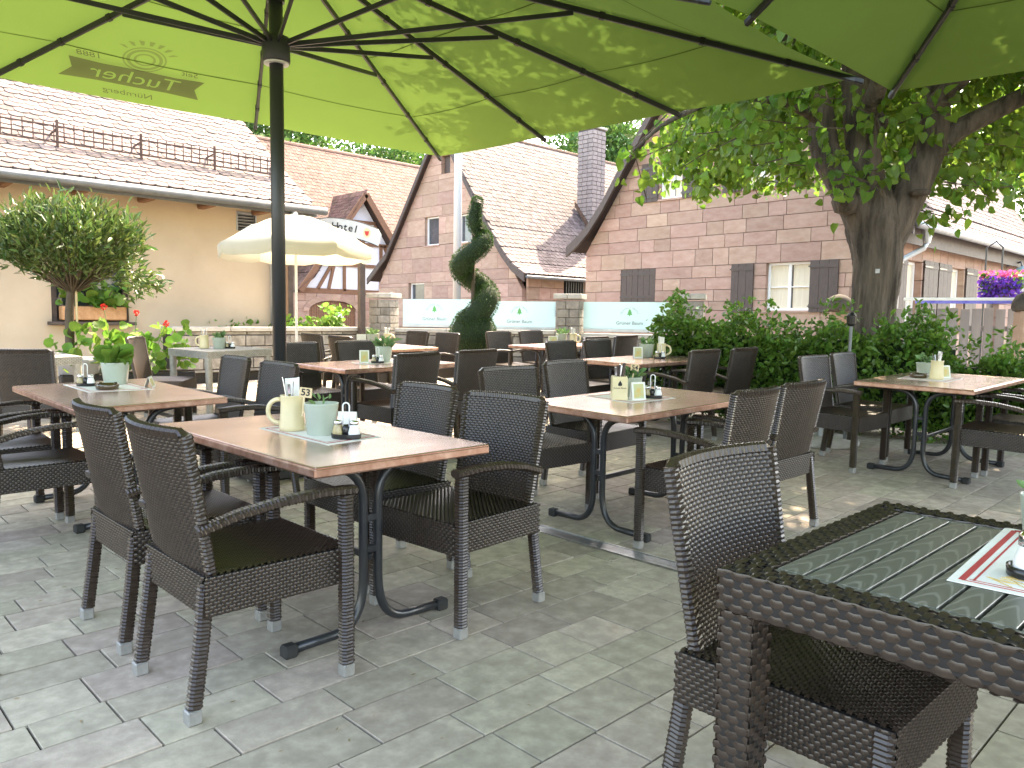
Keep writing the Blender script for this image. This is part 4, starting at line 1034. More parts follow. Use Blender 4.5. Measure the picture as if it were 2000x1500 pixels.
for c_, d_ in (((W0 + .04, WY + .12, (Z0 + Z1) / 2), (.08, .2, Z1 - Z0)), ((W1 - .04, WY + .12, (Z0 + Z1) / 2), (.08, .2, Z1 - Z0)), (((W0 + W1) / 2, WY + .14, Z1 - .04), (W1 - W0 - .16, .16, .08)), (((W0 + W1) / 2, WY + .14, Z0 + .03), (W1 - W0 - .16, .16, .06)), (((W0 + W1) / 2, WY + .17, (Z0 + Z1) / 2), (.06, .05, Z1 - Z0 - .14))):
    obj('frame_bar', MB().box(c_, d_, None, .006), M['darkwood'], win)
obj('window_sill', MB().box(((W0 + W1) / 2, WY - .06, Z0 - .025), (W1 - W0 + .12, .22, .05), None, .006), M['darkwood'], win)
vt = obj('vent', MB().box(((V0 + V1) / 2, WY + .14, (VZ0 + VZ1) / 2), (V1 - V0, .02, VZ1 - VZ0)), M['wicker_gap'], hb)
for k in range(6): obj('louvre', MB().box(((V0 + V1) / 2, WY + .04, VZ0 + .03 + k * .05), (V1 - V0 - .05, .05, .006), Matrix.Rotation(R(-35), 3, 'X')), M['zinc'], vt)
for c_, d_ in (((V0 + .012, WY + .03, (VZ0 + VZ1) / 2), (.024, .08, VZ1 - VZ0)), ((V1 - .012, WY + .03, (VZ0 + VZ1) / 2), (.024, .08, VZ1 - VZ0)), (((V0 + V1) / 2, WY + .03, VZ1 - .012), (V1 - V0 - .05, .08, .024))): obj('vent_frame', MB().box(c_, d_), M['zinc'], vt)
profB = [(12.02, 3.10), (12.75, 3.52), (16.9, 6.42)]
rf = roof_slab('roof', profB, -5.2, 6.98, hb)
roof_tiles(rf, profB, 'x', -1.2, 6.95, .20, .17, M['tile_grey'], 11, lambda it: it[0] > 1.9, th=.034)
profBb = [(21.9, 3.10), (16.9, 6.42)]; roof_slab('roof_back', profBb, -5.2, 6.98, hb)
g_ = obj('gutter', MB().tube([(-5.2, 11.94, 3.05), (7.1, 11.94, 3.05)], .065, 10), M['gutter'], hb, smooth=True)
obj('fascia', MB().box((.9, 12.10, 3.02), (12.2, .03, .12)), M['gutter'], hb)
obj('soffit', MB().box((.9, 12.38, 3.10), (12.0, .56, .02), Matrix.Rotation(R(0), 3, 'X')), M['darkwood'], hb)
for k in range(9): obj('rafter_end', MB().box((-1.2 + k * .92, 12.45, 3.02), (.12, .5, .12), None, .02), M['timber'], hb)
obj('downpipe', MB().tube([(6.55, 11.96, 3.0), (6.52, 12.3, 2.85), (6.45, 12.62, 2.7), (6.45, 12.62, .1)], .05, 10), M['zinc'], hb, smooth=True)
# snow guard on the roof
sgd = thing('snow_guard', 'rusty lattice snow guard rail standing along the roof of the cream house', 'snow guard', (0, 12.86, 3.62))
yaw = 0
for z in (.10, .19, .33): obj('rail', MB().bar((-2, 0, z), (6.75, 0, z), .016, .018), M['rust'], sgd)
for k in range(8): obj('bracket', MB().bar((-1.4 + k * 1.16, 0, -.05), (-1.4 + k * 1.16, 0, .42), .03, .03), M['rust'], sgd); obj('brace', MB().bar((-1.4 + k * 1.16, .0, .3), (-1.4 + k * 1.16, .42, .27), .02, .02), M['rust'], sgd)
for k in range(66): obj('picket', MB().bar((-1.95 + k * .132, 0, .09), (-1.95 + k * .132, 0, .37), .014, .012), M['rust'], sgd)

# ---- sandstone house with the chimney (gable at x = 20)
def y_gable_limits(pts, apex):
    """half planes for a gable outline given its right and left verge lines"""
    return pts
h2 = thing('sandstone_house', 'pink sandstone house with a tall brick chimney on its pale tiled roof', 'house', (0, 0, 0))
prof2r = [(19.75, 2.86), (20.4, 3.26), (20.95, 3.80), (21.6, 4.60), (24.7, 8.98)]; prof2l = [(29.75, 3.0), (28.3, 4.05), (24.7, 8.98)]
wl2 = MB(); wl2.add([(20.2, 20.1, -.2), (20.2, 29.2, -.2), (20.2, 29.2, 3.3), (20.2, 28.3, 4.0), (20.2, 24.7, 8.9), (20.2, 21.6, 4.5), (20.2, 20.95, 3.7), (20.2, 20.1, 3.05)], [(0, 1, 2, 3, 4, 5, 6, 7)])
w2 = obj('wall', wl2, M['mortar'], h2)
ops2 = [(24.94, 25.86, 4.26, 5.42), (22.92, 23.75, 4.25, 5.36), (25.88, 26.98, 1.6, 2.76), (24.25, 24.8, 7.05, 7.76)]
def lim(p, q, keep_below=True):
    # half plane below the line p-q in (s,z)
    dx, dz = q[0] - p[0], q[1] - p[1]
    a, b = -dz, dx
    if b < 0: a, b = -a, -b
    return (a, b, a * p[0] + b * p[1])
L2 = [lim((21.6, 4.48), (24.7, 8.84)), lim((28.3, 3.93), (24.7, 8.84))]
rr = random.Random(3); cs = [.9, 1.25, 1.6]
while cs[-1] < 8.9:
    cs.append(round(cs[-1] + rr.choice([.46, .5, .56, .6]), 2))
cs = sorted(set([c for c in cs if all(abs(c - z) > .14 for o_ in ops2 for z in o_[2:])] + [z for o_ in ops2 for z in o_[2:]])); cs = [c for i, c in enumerate(cs) if i == 0 or c - cs[i - 1] > .12 or c in [z for o_ in ops2 for z in o_[2:]]]
stone_face(w2, lambda s, z: Vector((20.0, s, z)), (-1, 0, 0), (20.1, 29.2), cs, L2, ops2, (.7, 1.5), 4, gap=.004, ch=.006)
for (a, b, z0, z1) in ops2[:3]: window(h2, (20.0, b, z0), (0, -1, 0), b - a, z1 - z0, (1, 0, 0), cross=False, curtain=False, depth=.14)
obj('attic_hatch', MB().box((20.18, 24.52, 7.4), (.03, .55, .72)), M['darkwood'], h2)
sw2 = MB().box((27.5, 20.25, 1.45), (14.6, .3, 3.3)); obj('side_wall', sw2, M['mortar'], h2)
rr = random.Random(8)
stone_face(h2.children[0] if False else w2, lambda s, z: Vector((s, 20.0, z)), (0, -1, 0), (20.2, 22.15), [1.2, 1.6, 2.0, 2.45, 2.85], [], [], (.4, .8), 5, thick=.1)
gr = obj('cellar_grate', MB().box((22.8, 20.09, 2.5), (1.1, .03, .66)), M['wicker_gap'], h2)
for k in range(8): obj('grate_bar', MB().box((22.32 + k * .14, 20.04, 2.5), (.035, .04, .66)), M['iron'], gr)
r2 = roof_slab('roof', prof2r, 19.8, 34, h2); roof_tiles(r2, prof2r, 'x', 19.85, 33.6, .25, .21, M['tile_grey'], 21, th=.06)
r2b = roof_slab('roof_back', prof2l, 19.8, 34, h2)
obj('ridge', MB().tube([(19.8, 24.7, 9.0), (34, 24.7, 9.0)], .11, 8), M['tile'], h2)
for pr, s_ in ((prof2r, 1), (prof2l, -1)):
    poly = [Vector((0, c, z + .02)) for c, z in pr] + [Vector((0, c, z - .24)) for c, z in reversed(pr)]
    obj('verge_board', MB().prism(poly, (19.72, 0, 0), (19.79, 0, 0)), M['darkwood'], h2)
obj('gutter', MB().box((27.0, 19.72, 2.80), (14.4, .12, .12), None, .03), M['gutter'], h2)
ch = obj('chimney', MB().box((26.1, 22.1, 6.9), (.82, .82, 5.0)), M['darkwood'], h2)
bm_c = MB().box((0, 0, 0), (.255, .04, .155), None, .006).mesh('brick'); bm_c.materials.append(M['chimney'])
bm_d = MB().box((0, 0, 0), (.04, .255, .155), None, .006).mesh('brick'); bm_d.materials.append(M['chimney'])
for j in range(30):
    z = 4.6 + j * .178
    if z > 9.32: break
    for i in range(3):
        o_ = (.02 if j % 2 else -.02)
        obj('brick', bm_c, None, ch, (26.1 - .275 + i * .275 + o_, 22.1 - .414, z)); obj('brick', bm_d, None, ch, (26.1 - .414, 22.1 - .275 + i * .275 - o_, z))
obj('chimney_cap', MB().box((26.1, 22.1, 9.44), (.95, .95, .1), None, .02), M['capstone'], h2)
obj('chimney_flashing', MB().prism([Vector((25.62, 21.55, 4.75)), Vector((25.62, 22.6, 6.2)), Vector((25.62, 22.6, 6.42)), Vector((25.62, 21.5, 5.0))], (0, 0, 0), (.04, 0, 0)), M['tile'], h2)

# ---- large sandstone house (gable at x = 18, eaves side at y = 6.5)
h3 = thing('shuttered_sandstone_house', 'large pink sandstone house with dark brown shutters behind the linden', 'house', (0, 0, 0))
prof3l = [(15.85, 3.42), (15.4, 3.72), (15.0, 4.06), (14.5, 4.65), (10.93, 9.75)]; prof3r = [(6.0, 3.42), (6.45, 3.72), (6.9, 4.06), (7.4, 4.65), (10.93, 9.75)]
w3 = obj('wall', MB().add([(18.22, 6.6, -.2), (18.22, 15.38, -.2), (18.22, 15.38, 3.6), (18.22, 15.0, 3.96), (18.22, 14.5, 4.54), (18.22, 10.93, 9.64), (18.22, 7.4, 4.54), (18.22, 6.9, 3.96), (18.22, 6.6, 3.7)], [tuple(range(9))]), M['mortar'], h3)
L3 = [lim((14.5, 4.52), (10.93, 9.6)), lim((7.4, 4.52), (10.93, 9.6))]
ops3 = [(12.84, 14.04, 1.80, 2.82), (8.38, 9.52, 1.56, 2.73), (12.02, 12.78, 4.60, 5.62), (9.36, 10.18, 4.60, 5.62)]
zz = [.75, 1.15, 1.56, 1.80, 2.12, 2.44, 2.73, 2.82, 3.20, 3.52, 3.86, 4.22, 4.60, 4.96, 5.30, 5.62, 6.0, 6.35, 6.7, 7.05, 7.4, 7.8, 8.2, 8.6, 9.0, 9.4]
zz = [.75, 1.15, 1.56, 1.80, 2.10, 2.42, 2.73, 3.18, 3.52, 3.87, 4.22, 4.60, 4.96, 5.30, 5.62, 6.0, 6.36, 6.7, 7.05, 7.4, 7.8, 8.2, 8.6, 9.0, 9.4]
ops3[0] = (12.84, 14.04, 1.80, 2.73)
stone_face(w3, lambda s, z: Vector((18.0, s, z)), (-1, 0, 0), (6.55, 15.38), zz, L3, ops3, (.45, 1.15), 6, thick=.22, ch=.008, gap=.005)
window(h3, (18.0, 9.52, 1.56), (0, -1, 0), 1.14, 1.17, (1, 0, 0))
window(h3, (18.0, 12.78, 4.60), (0, -1, 0), .76, 1.02, (1, 0, 0)); window(h3, (18.0, 10.18, 4.60), (0, -1, 0), .82, 1.02, (1, 0, 0))
shutter(h3, (18.0, 10.46, 1.52), (0, -1, 0), .62, 1.22, (-1, 0, 0)); shutter(h3, (18.0, 8.38, 1.52), (0, -1, 0), .68, 1.22, (-1, 0, 0))
shutter(h3, (18.06, 14.04, 1.80), (0, -1, 0), .595, .93, (-1, 0, 0)); shutter(h3, (18.06, 13.44, 1.80), (0, -1, 0), .595, .93, (-1, 0, 0))
for y_ in (13.36, 12.02, 10.80, 9.36): shutter(h3, (18.0, y_, 4.56), (0, -1, 0), .56, 1.06, (-1, 0, 0))
# eaves side
w3s = obj('side_wall', MB().box((23.4, 6.82, 1.7), (10.4, .2, 3.9)), M['mortar'], h3)
ops3s = [(18.75, 19.75, 1.1, 2.68), (21.85, 22.95, 1.1, 2.75), (25.1, 26.4, .2, 2.85)]
stone_face(w3s, lambda s, z: Vector((s, 6.5, z)), (0, -1, 0), (18.0, 28.2), [.2, .65, 1.1, 1.5, 1.9, 2.3, 2.72, 3.25, 3.62], [], [(a, b, c, 2.72) for a, b, c, d in ops3s], (.5, 1.2), 7, thick=.22)
for (a, b, c, d) in ops3s[:2]: window(h3, (a, 6.5, c), (1, 0, 0), b - a, 2.72 - c, (0, 1, 0), cross=False, depth=.16)
for x_ in (17.98 + .12, 19.82, 20.85, 23.02): shutter(h3, (x_, 6.5, 1.05), (1, 0, 0), .60 if x_ < 18.5 else .95, 1.72, (0, -1, 0))
obj('doorway', MB().box((25.75, 6.68, 1.4), (1.3, .04, 2.7)), M['darkwood'], h3)
r3 = roof_slab('roof', prof3r, 17.7, 34, h3); roof_tiles(r3, prof3r, 'x', 17.75, 33, .25, .21, M['tile_grey'], 31, th=.055)
roof_slab('roof_back', prof3l, 17.7, 34, h3)
obj('ridge', MB().tube([(17.7, 10.93, 9.78), (34, 10.93, 9.78)], .11, 8), M['tile'], h3)
for pr in (prof3r, prof3l):
    poly = [Vector((0, c, z + .03)) for c, z in pr] + [Vector((0, c, z - .26)) for c, z in reversed(pr)]
    obj('verge_board', MB().prism(poly, (17.60, 0, 0), (17.69, 0, 0)), M['darkwood'], h3)
obj('gutter', MB().tube([(17.7, 5.95, 3.38), (33, 5.95, 3.38)], .085, 10), M['zinc'], h3, smooth=True)
obj('fascia', MB().box((25, 6.22, 3.22), (14.6, .04, .42)), M['darkwood'], h3)
obj('downpipe_funnel', MB().lathe([(.07, -.3), (.13, 0)], 10, (18.3, 5.95, 3.32)), M['zinc'], h3)
obj('downpipe', MB().tube([(18.3, 5.95, 3.05), (18.3, 6.0, 2.92), (18.05, 6.38, 2.66), (17.98, 6.42, 2.5), (17.98, 6.42, .1)], .06, 10), M['zinc'], h3, smooth=True)
dm = obj('dormer', MB().box((21.6, 8.1, 5.9), (1.5, 1.8, 1.5)), M['whiteplaster'], h3)
obj('dormer_window', MB().box((21.6, 7.18, 6.0), (1.1, .04, .9)), M['pane'], dm); obj('dormer_roof', MB().box((21.6, 7.9, 6.75), (2.0, 2.6, .12), Matrix.Rotation(R(14), 3, 'X')), M['darkwood'], dm)
lm = thing('wall_lamp', 'round glass wall lamp on a dark bracket under the eaves', 'lamp', (26.9, 6.48, 3.0))
obj('bracket', MB().tube([(0, 0, .05), (0, -.35, .15), (0, -.4, 0)], .03, 6), M['iron'], lm); obj('globe', MB().lathe([(.05, .02), (.18, -.05), (.24, -.2), (.18, -.36), (.05, -.42)], 14, (0, -.4, 0)), M['glass'], lm, smooth=True)
wh = thing('white_house', 'white plastered house wall seen past the shuttered sandstone house', 'house', (0, 0, 0))
obj('wall', MB().box((31.2, 6.4, 1.8), (5.5, .6, 4.2)), M['whiteplaster'], wh); obj('plinth', MB().box((31.2, 6.08, .1), (5.5, .06, .6)), M['mortar'], wh)

# ---- half-timbered house with archway, far behind
h4 = thing('half_timbered_house', 'white half-timbered gable house with an arched wooden gate and red roof', 'house', (0, 0, 0))
GY = 34.0; apx = (22.2, 7.45); eL = (18.7, 2.75); eR = (25.7, 2.75)
obj('gable_wall', MB().add([(18.9, GY, 2.6), (25.5, GY, 2.6), (22.2, GY, 7.3)], [(0, 1, 2)]), M['whiteplaster'], h4)
def beam(p, q, w=.16): obj('timber_beam', MB().bar((p[0], GY - .03, p[1]), (q[0], GY - .03, q[1]), .10, w, 0, (0, 0, 1)), M['timber'], h4)
beam((18.6, 2.55), (25.8, 2.55), .26)
for z in (3.9, 5.0, 6.1):
    k = (z - 2.6) / 4.7; beam((18.95 + 3.25 * k, z), (25.45 - 3.25 * k, z))
for x_ in (21.2, 22.2, 23.4): beam((x_, 2.6), (x_, 5.0))
beam((19.7, 2.65), (20.5, 3.9)); beam((20.3, 2.65), (20.9, 5.0)); beam((24.6, 2.65), (23.6, 5.0)); beam((22.2, 5.0), (23.1, 6.0)); beam((22.2, 5.0), (21.5, 6.0))
obj('verge_board', MB().bar((18.5, GY - .5, 2.5), (22.2, GY - .5, 7.45), .06, .30), M['timber'], h4); obj('verge_board', MB().bar((25.9, GY - .5, 2.5), (22.2, GY - .5, 7.45), .06, .30), M['timber'], h4)
pL = [(18.4, 2.55), (19.3, 3.3), (22.2, 7.55)]
def roof_y(prof, y0, y1, name):
    poly = [Vector((c, 0, z - .012)) for c, z in prof] + [Vector((c, 0, z - .12)) for c, z in reversed(prof)]
    return obj(name, MB().prism(poly, (0, y0, 0), (0, y1, 0)), M['tilebed'], h4)
r4 = roof_y(pL, GY - .5, 40, 'wing_roof'); roof_tiles(r4, pL, 'y', GY - .45, 39.5, .22, .19, M['tile'], 41)
r4b = roof_y([(26.0, 2.55), (25.1, 3.3), (22.2, 7.55)], GY - .5, 40, 'wing_roof')
pm = [(34.2, 4.4), (39, 10.5)]; mr_ = roof_slab('main_roof', pm, 10, 34, h4); roof_tiles(mr_, pm, 'x', 12, 33, .28, .25, M['tile'], 42, th=.06)
obj('ridge', MB().tube([(10, 39, 10.5), (34, 39, 10.5)], .14, 8), M['tile'], h4)
obj('ground_wall', MB().add([(17.5, GY + .1, -.3), (26, GY + .1, -.3), (26, GY + .1, 2.5), (17.5, GY + .1, 2.5)], [(0, 1, 2, 3)]), M['mortar'], h4)
gate_ops = [(19.2, 21.8, -.3, 2.05)]
stone_face(h4, lambda s, z: Vector((s, GY - .1, z)), (0, -1, 0), (17.6, 26), [-.3, .2, .7, 1.2, 1.65, 2.05, 2.42], [], gate_ops, (.6, 1.2), 12, thick=.2)
gt = obj('gate', MB().box((20.5, GY + .02, .8), (2.6, .04, 2.3)), M['darkwood'], h4)
for k in range(20): 
    x_ = 19.27 + k * .13; hh_ = 1.55 + .5 * math.sqrt(max(0, 1 - ((x_ - 20.5) / 1.35) ** 2))
    obj('gate_board', MB().box((x_, GY - .04, (hh_ - .3) / 2), (.115, .05, hh_ + .3)), M['timber'], gt)
arch = [(20.5 + 1.35 * math.cos(a), 1.55 + .55 * math.sin(a)) for a in [PI * k / 12 for k in range(13)]]
for k in range(12):
    (a0, b0), (a1, b1) = arch[k], arch[k + 1]; c0 = (20.5 + (a0 - 20.5) * 1.22, 1.55 + (b0 - 1.55) * 1.55); c1 = (20.5 + (a1 - 20.5) * 1.22, 1.55 + (b1 - 1.55) * 1.55)
    obj('arch_stone', MB().prism([Vector((a0, GY - .14, b0)), Vector((a1, GY - .14, b1)), Vector((c1[0], GY - .14, c1[1])), Vector((c0[0], GY - .14, c0[1]))], (0, 0, 0), (0, .1, 0)), M['sand'], h4)
obj('gate_notice', MB().box((20.95, GY - .075, 1.45), (.34, .01, .42)), M['paper'], gt)

# ------------------------------------------------------------------ low stone wall, pillars and glass screens
lw = thing('low_stone_wall', 'low wall of split grey stone blocks behind the far tables', 'stone wall', (0, 0, 0))
def wall_run(p, q, top, th=.30, seed=1):
    p = Vector((*p, 0)); q = Vector((*q, 0)); d = (q - p).normalized(); L = (q - p).length; n = Vector((d.y, -d.x, 0))
    if n.dot(Vector((0, 0, 0)) - p) < 0: n = -n
    c0 = obj('wall_core', MB().bar(p + Vector((0, 0, top / 2)) - n * .06, q + Vector((0, 0, top / 2)) - n * .06, th - .08, top - .06), M['joint'], lw)
    cs_ = [.0, .2, .4, .58, .76, .94, top - .07]; cs_ = [c for c in cs_ if c < top - .12] + [top - .07]
    cs_ = [.35 if c < .35 else c for c in cs_]; cs_ = sorted(set(cs_))
    stone_face(lw, lambda s, z: p + d * s + n * (th / 2 - .08) + Vector((0, 0, z)), n, (0, L), cs_, [], [], (.30, .55), seed, thick=.12, name='stone_block', mt=M['wallstone'], jitter=.015, ch=.014)
    k = int(L / .8)
    for i in range(k): a = p + d * (L * i / k + .004); b = p + d * (L * (i + 1) / k - .004); z_ = Vector((0, 0, top - .035)); obj('cap_slab', MB().bar(a + z_ - n * .06, b + z_ - n * .06, th + .04, .07, .008), M['capstone'], lw)
    return d, n
PIL = [(8.42, 12.12), (10.27, 9.12), (11.15, 7.22)]
wall_run((4.42, 12.0), (8.25, 12.28), 1.07, seed=1)
wall_run((8.55, 11.9), (10.15, 9.33), 1.06, seed=2); wall_run((10.37, 8.92), (11.02, 7.5), 1.02, seed=3); wall_run((11.26, 7.0), (12.9, 4.6), 1.0, seed=4)
for i, (x, y) in enumerate(PIL):
    nm = ['by the wooden gate view', 'between two glass screens', 'at the hedge end of the glass'][i]
    t = thing('stone_pillar', f'square grey stone pillar with a flat cap {nm}', 'pillar', (x, y, 0), R(-60), 'stone pillars of the low wall')
    obj('pillar_core', MB().box((0, 0, .8), (.36, .36, 1.5)), M['joint'], t)
    for j in range(9):
        for k in range(4):
            a = PI / 2 * k
            for s_ in (-1, 1):
                off = .03 if (j + k) % 2 else -.03
                w_ = .20 + s_ * off; cx_ = (-.2 + w_ / 2) if s_ < 0 else (.2 - w_ / 2)
                w_ = .2 + (off if s_ < 0 else -off); cx_ = -.2 + w_ / 2 if s_ < 0 else .2 - w_ / 2
                p = Matrix.Rotation(a, 3, 'Z') @ Vector((cx_, -.19, .35 + j * .145 - .07 + .07))
                obj('stone_block', MB().box((0, 0, 0), (w_ - .006, .05, .139), Matrix.Rotation(a, 3, 'Z'), .01), M['wallstone'], t, p)
    obj('cap_slab', MB().box((-.125, 0, 1.66), (.245, .5, .09), None, .01), M['capstone'], t); obj('cap_slab', MB().box((.125, 0, 1.66), (.245, .5, .09), None, .01), M['capstone'], t)
def tree_icon(s):
    return [(0, .52 * s), (.14 * s, .36 * s), (.10 * s, .35 * s), (.22 * s, .16 * s), (.15 * s, .15 * s), (.28 * s, -.08 * s), (.05 * s, -.08 * s), (.05 * s, -.2 * s), (-.05 * s, -.2 * s), (-.05 * s, -.08 * s), (-.28 * s, -.08 * s), (-.15 * s, .15 * s), (-.22 * s, .16 * s), (-.10 * s, .35 * s), (-.14 * s, .36 * s)]
def screen(p, q, z0, z1, logo_at, label):
    p = Vector((*p, 0)); q = Vector((*q, 0)); d = (q - p).normalized(); L = (q - p).length; n = Vector((d.y, -d.x, 0))
    if n.dot(-p) < 0: n = -n
    t = thing('glass_screen', label, 'glass screen', (p.x, p.y, z0), 0, 'frosted glass wind screens')
    obj('pane', MB().prism([Vector((0, 0, 0)), d * L, d * L + Vector((0, 0, z1 - z0)), Vector((0, 0, z1 - z0))], (0, 0, 0), n * -.010), M['glass'], t)
    obj('base_rail', MB().bar(Vector((0, 0, -.02)), d * L + Vector((0, 0, -.02)), .04, .05, .004), M['zinc'], t)
    xr = d if d.dot(rt) > 0 else -d; M3 = mat3(xr, (0, 0, 1), xr.cross(Vector((0, 0, 1))))
    for lg in logo_at:
        c = d * lg + Vector((0, 0, (z1 - z0) * .56)) + n * .003
        def T(u, v): return c + xr * u + Vector((0, 0, v))
        obj('tree_emblem', MB().add([T(a, b) for a, b in tree_icon(.17)], [tuple(range(15))]), M['greenprint'], t)
        me = text_mesh('Grüner Baum', .085, 0, .0004, .001); me.materials.append(M['greyprint']); o = obj('lettering', me, None, t); o.matrix_local = Matrix.Translation(T(0, -.155)) @ M3.to_4x4()
        word = 'Gasthof Hotel'
        for k, chh in enumerate(word):
            if chh == ' ': continue
            a = R(165 - 150 * k / (len(word) - 1)); me = text_mesh(chh, .05, 0, .0004); me.materials.append(M['greyprint'])
            o = obj('arc_letter', me, None, t); o.matrix_local = Matrix.Translation(T(.15 * math.cos(a), -.02 + .13 * math.sin(a))) @ (M3 @ Matrix.Rotation(a - PI / 2, 3, 'Z')).to_4x4()
    return t
screen((8.62, 11.80), (9.36, 10.60), 1.13, 1.60, [.62], 'frosted glass screen with a green tree emblem next to the gate pillar')
screen((9.37, 10.58), (10.14, 9.34), 1.11, 1.57, [.80], 'frosted glass screen with a green tree emblem partly behind the spiral yew')
screen((10.38, 8.90), (11.02, 7.50), 1.10, 1.57, [.82], 'frosted glass screen with a green tree emblem beside the hedge')

# ------------------------------------------------------------------ hotel sign, flagpole, fence, posts
t = thing('hotel_sign', 'curved white Gasthof-Hotel banner sign with black lettering on a grey post', 'sign', (7.88, 12.05, 0))
sx = Vector((rt.x, rt.y, 0)).normalized()
def arcp(u, v): return sx * u + Vector((0, 0, 3.03 - .42 * (u + .55) ** 2 * .62 + v)) if u > -.55 else sx * u + Vector((0, 0, 3.03 - .42 * (u + .55) ** 2 * .62 + v))
us = [-1.45 + 1.75 * k / 20 for k in range(21)]
poly = [arcp(u, .0) for u in us] + [arcp(us[-1] + .06, -.08)] + [arcp(u, -.31) for u in reversed(us)]
ny = Vector((-fw.x, -fw.y, 0))
obj('board', MB().prism(poly, (0, 0, 0), -ny * .03), M['banner'], t)
for s0 in (0, -.31):
    obj('border_line', MB().tube([arcp(u, s0) + ny * .002 for u in us], .007, 4), M['blackprint'], t)
word = 'Gasthof-Hotel'
for k, chh in enumerate(word):
    u = -1.22 + 1.12 * k / (len(word) - 1); me = text_mesh(chh, .18, 0, .001, .003); me.materials.append(M['blackprint'])
    sl_ = -math.atan(2 * .42 * .62 * (u + .55)); zax = ny; M3 = mat3(sx, (0, 0, 1), ny) @ Matrix.Rotation(sl_, 3, 'Z')
    o = obj('letter', me, None, t); o.matrix_local = Matrix.Translation(arcp(u, -.15) + ny * .004) @ M3.to_4x4()
cc = arcp(.10, -.15) + ny * .004
obj('emblem', MB().add([cc + sx * .068 * math.cos(a) + Vector((0, 0, .085 * math.sin(a))) for a in [2 * PI * k / 20 for k in range(20)]], [tuple(range(20))]), M['woodtag'], t)
obj('emblem_heart', MB().add([cc + ny * .002 + sx * a + Vector((0, 0, b)) for a, b in ((-.04, .03), (.04, .03), (.03, -.03), (0, -.06), (-.03, -.03))], [(0, 1, 2, 3, 4)]), M['redprint'], t)
obj('post', MB().box((0, 0, 1.25), (.11, .11, 2.5), None, .01), M['darkwood'], t); obj('post', MB().box((-.92, .94, 1.25), (.11, .11, 2.6), None, .01), M['darkwood'], t)
t = thing('flagpole', 'tall plain white flagpole in front of the chimney house gable', 'flagpole', (12.45, 14.81, -.1))
obj('pole', MB().tube([(0, 0, 0), (.03, .0, 9.5)], [.105, .085], 14), M['flag'], t, smooth=True); obj('ball', MB().lathe([(.02, 0), (.1, .06), (.12, .13), (.08, .2), (.02, .24)], 12, (.03, 0, 9.48)), M['flag'], t)
t = thing('board_fence', 'grey fence of upright wooden boards behind the hedge', 'fence', (0, 0, 0))
for k in range(15):
    s_ = k / 14; x, y = 13.02 + .85 * s_, 4.95 - 2.05 * s_; o = obj('board', MB().box((0, 0, .78), (.125, .025, 1.46 + .02 * math.sin(k * 2.1)), None, .004), M['greywood'], t, (x, y, 0), (0, 0, R(-67.5)))
for z in (.5, 1.2): obj('rail', MB().bar((13.05, 4.97, z), (13.92, 2.87, z), .04, .08), M['greywood'], t)
t = thing('white_rail', 'long white bar with blue banding resting above the board fence', 'rail', (0, 0, 0))
obj('bar', MB().bar((12.72, 4.42, 1.64), (13.40, 2.98, 1.64), .05, .045, .006), M['white'], t); obj('blue_band', MB().bar((12.80, 4.28, 1.595), (13.34, 3.08, 1.595), .03, .045, .004), M['bluewhite'], t)
for p in ((12.74, 4.38), (13.38, 3.02)): obj('support', MB().tube([(p[0], p[1], 0), (p[0], p[1], 1.62)], .02, 8), M['white'], t)
for i, (x, y) in enumerate([(13.55, 5.77), (13.0, 2.80)]):
    t = thing('sandstone_post', ['round-topped sandstone gate post beside the linden trunk', 'round-topped sandstone gate post at the end of the board fence'][i], 'gate post', (x, y, 0), R(-60), 'sandstone gate posts')
    obj('shaft', MB().box((0, 0, .72), (.34, .34, 1.5), None, .03), M['sand'], t); obj('cap', MB().lathe([(.22, 0), (.245, .04), (.24, .12), (.19, .22), (.10, .28), (.02, .30)], 16, (0, 0, 1.46)), M['postcap'], t, smooth=True)
# ------------------------------------------------------------------ linden tree
TX, TY = 9.56, 3.67
lt = thing('linden_tree', 'big linden tree with a thick furrowed trunk rising behind the hedge', 'tree', (TX, TY, gz(TX, TY) - .05))
R3 = Vector((rt.x, rt.y, 0)); F3 = Vector((fw.x, fw.y, 0)); Z3 = Vector((0, 0, 1))
def tp(lat, dep, h): return R3 * lat + F3 * dep + Z3 * (h - lt.location.z)
def spline(pts, rs, n=6):
    P = []; Q = []
    for i in range(len(pts) - 1):
        p0 = pts[max(i - 1, 0)]; p1 = pts[i]; p2 = pts[i + 1]; p3 = pts[min(i + 2, len(pts) - 1)]
        for k in range(n):
            t = k / n; P.append(.5 * ((2 * p1) + (-p0 + p2) * t + (2 * p0 - 5 * p1 + 4 * p2 - p3) * t * t + (-p0 + 3 * p1 - 3 * p2 + p3) * t ** 3)); Q.append(rs[i] + (rs[i + 1] - rs[i]) * t)
    P.append(pts[-1]); Q.append(rs[-1]); return P, Q
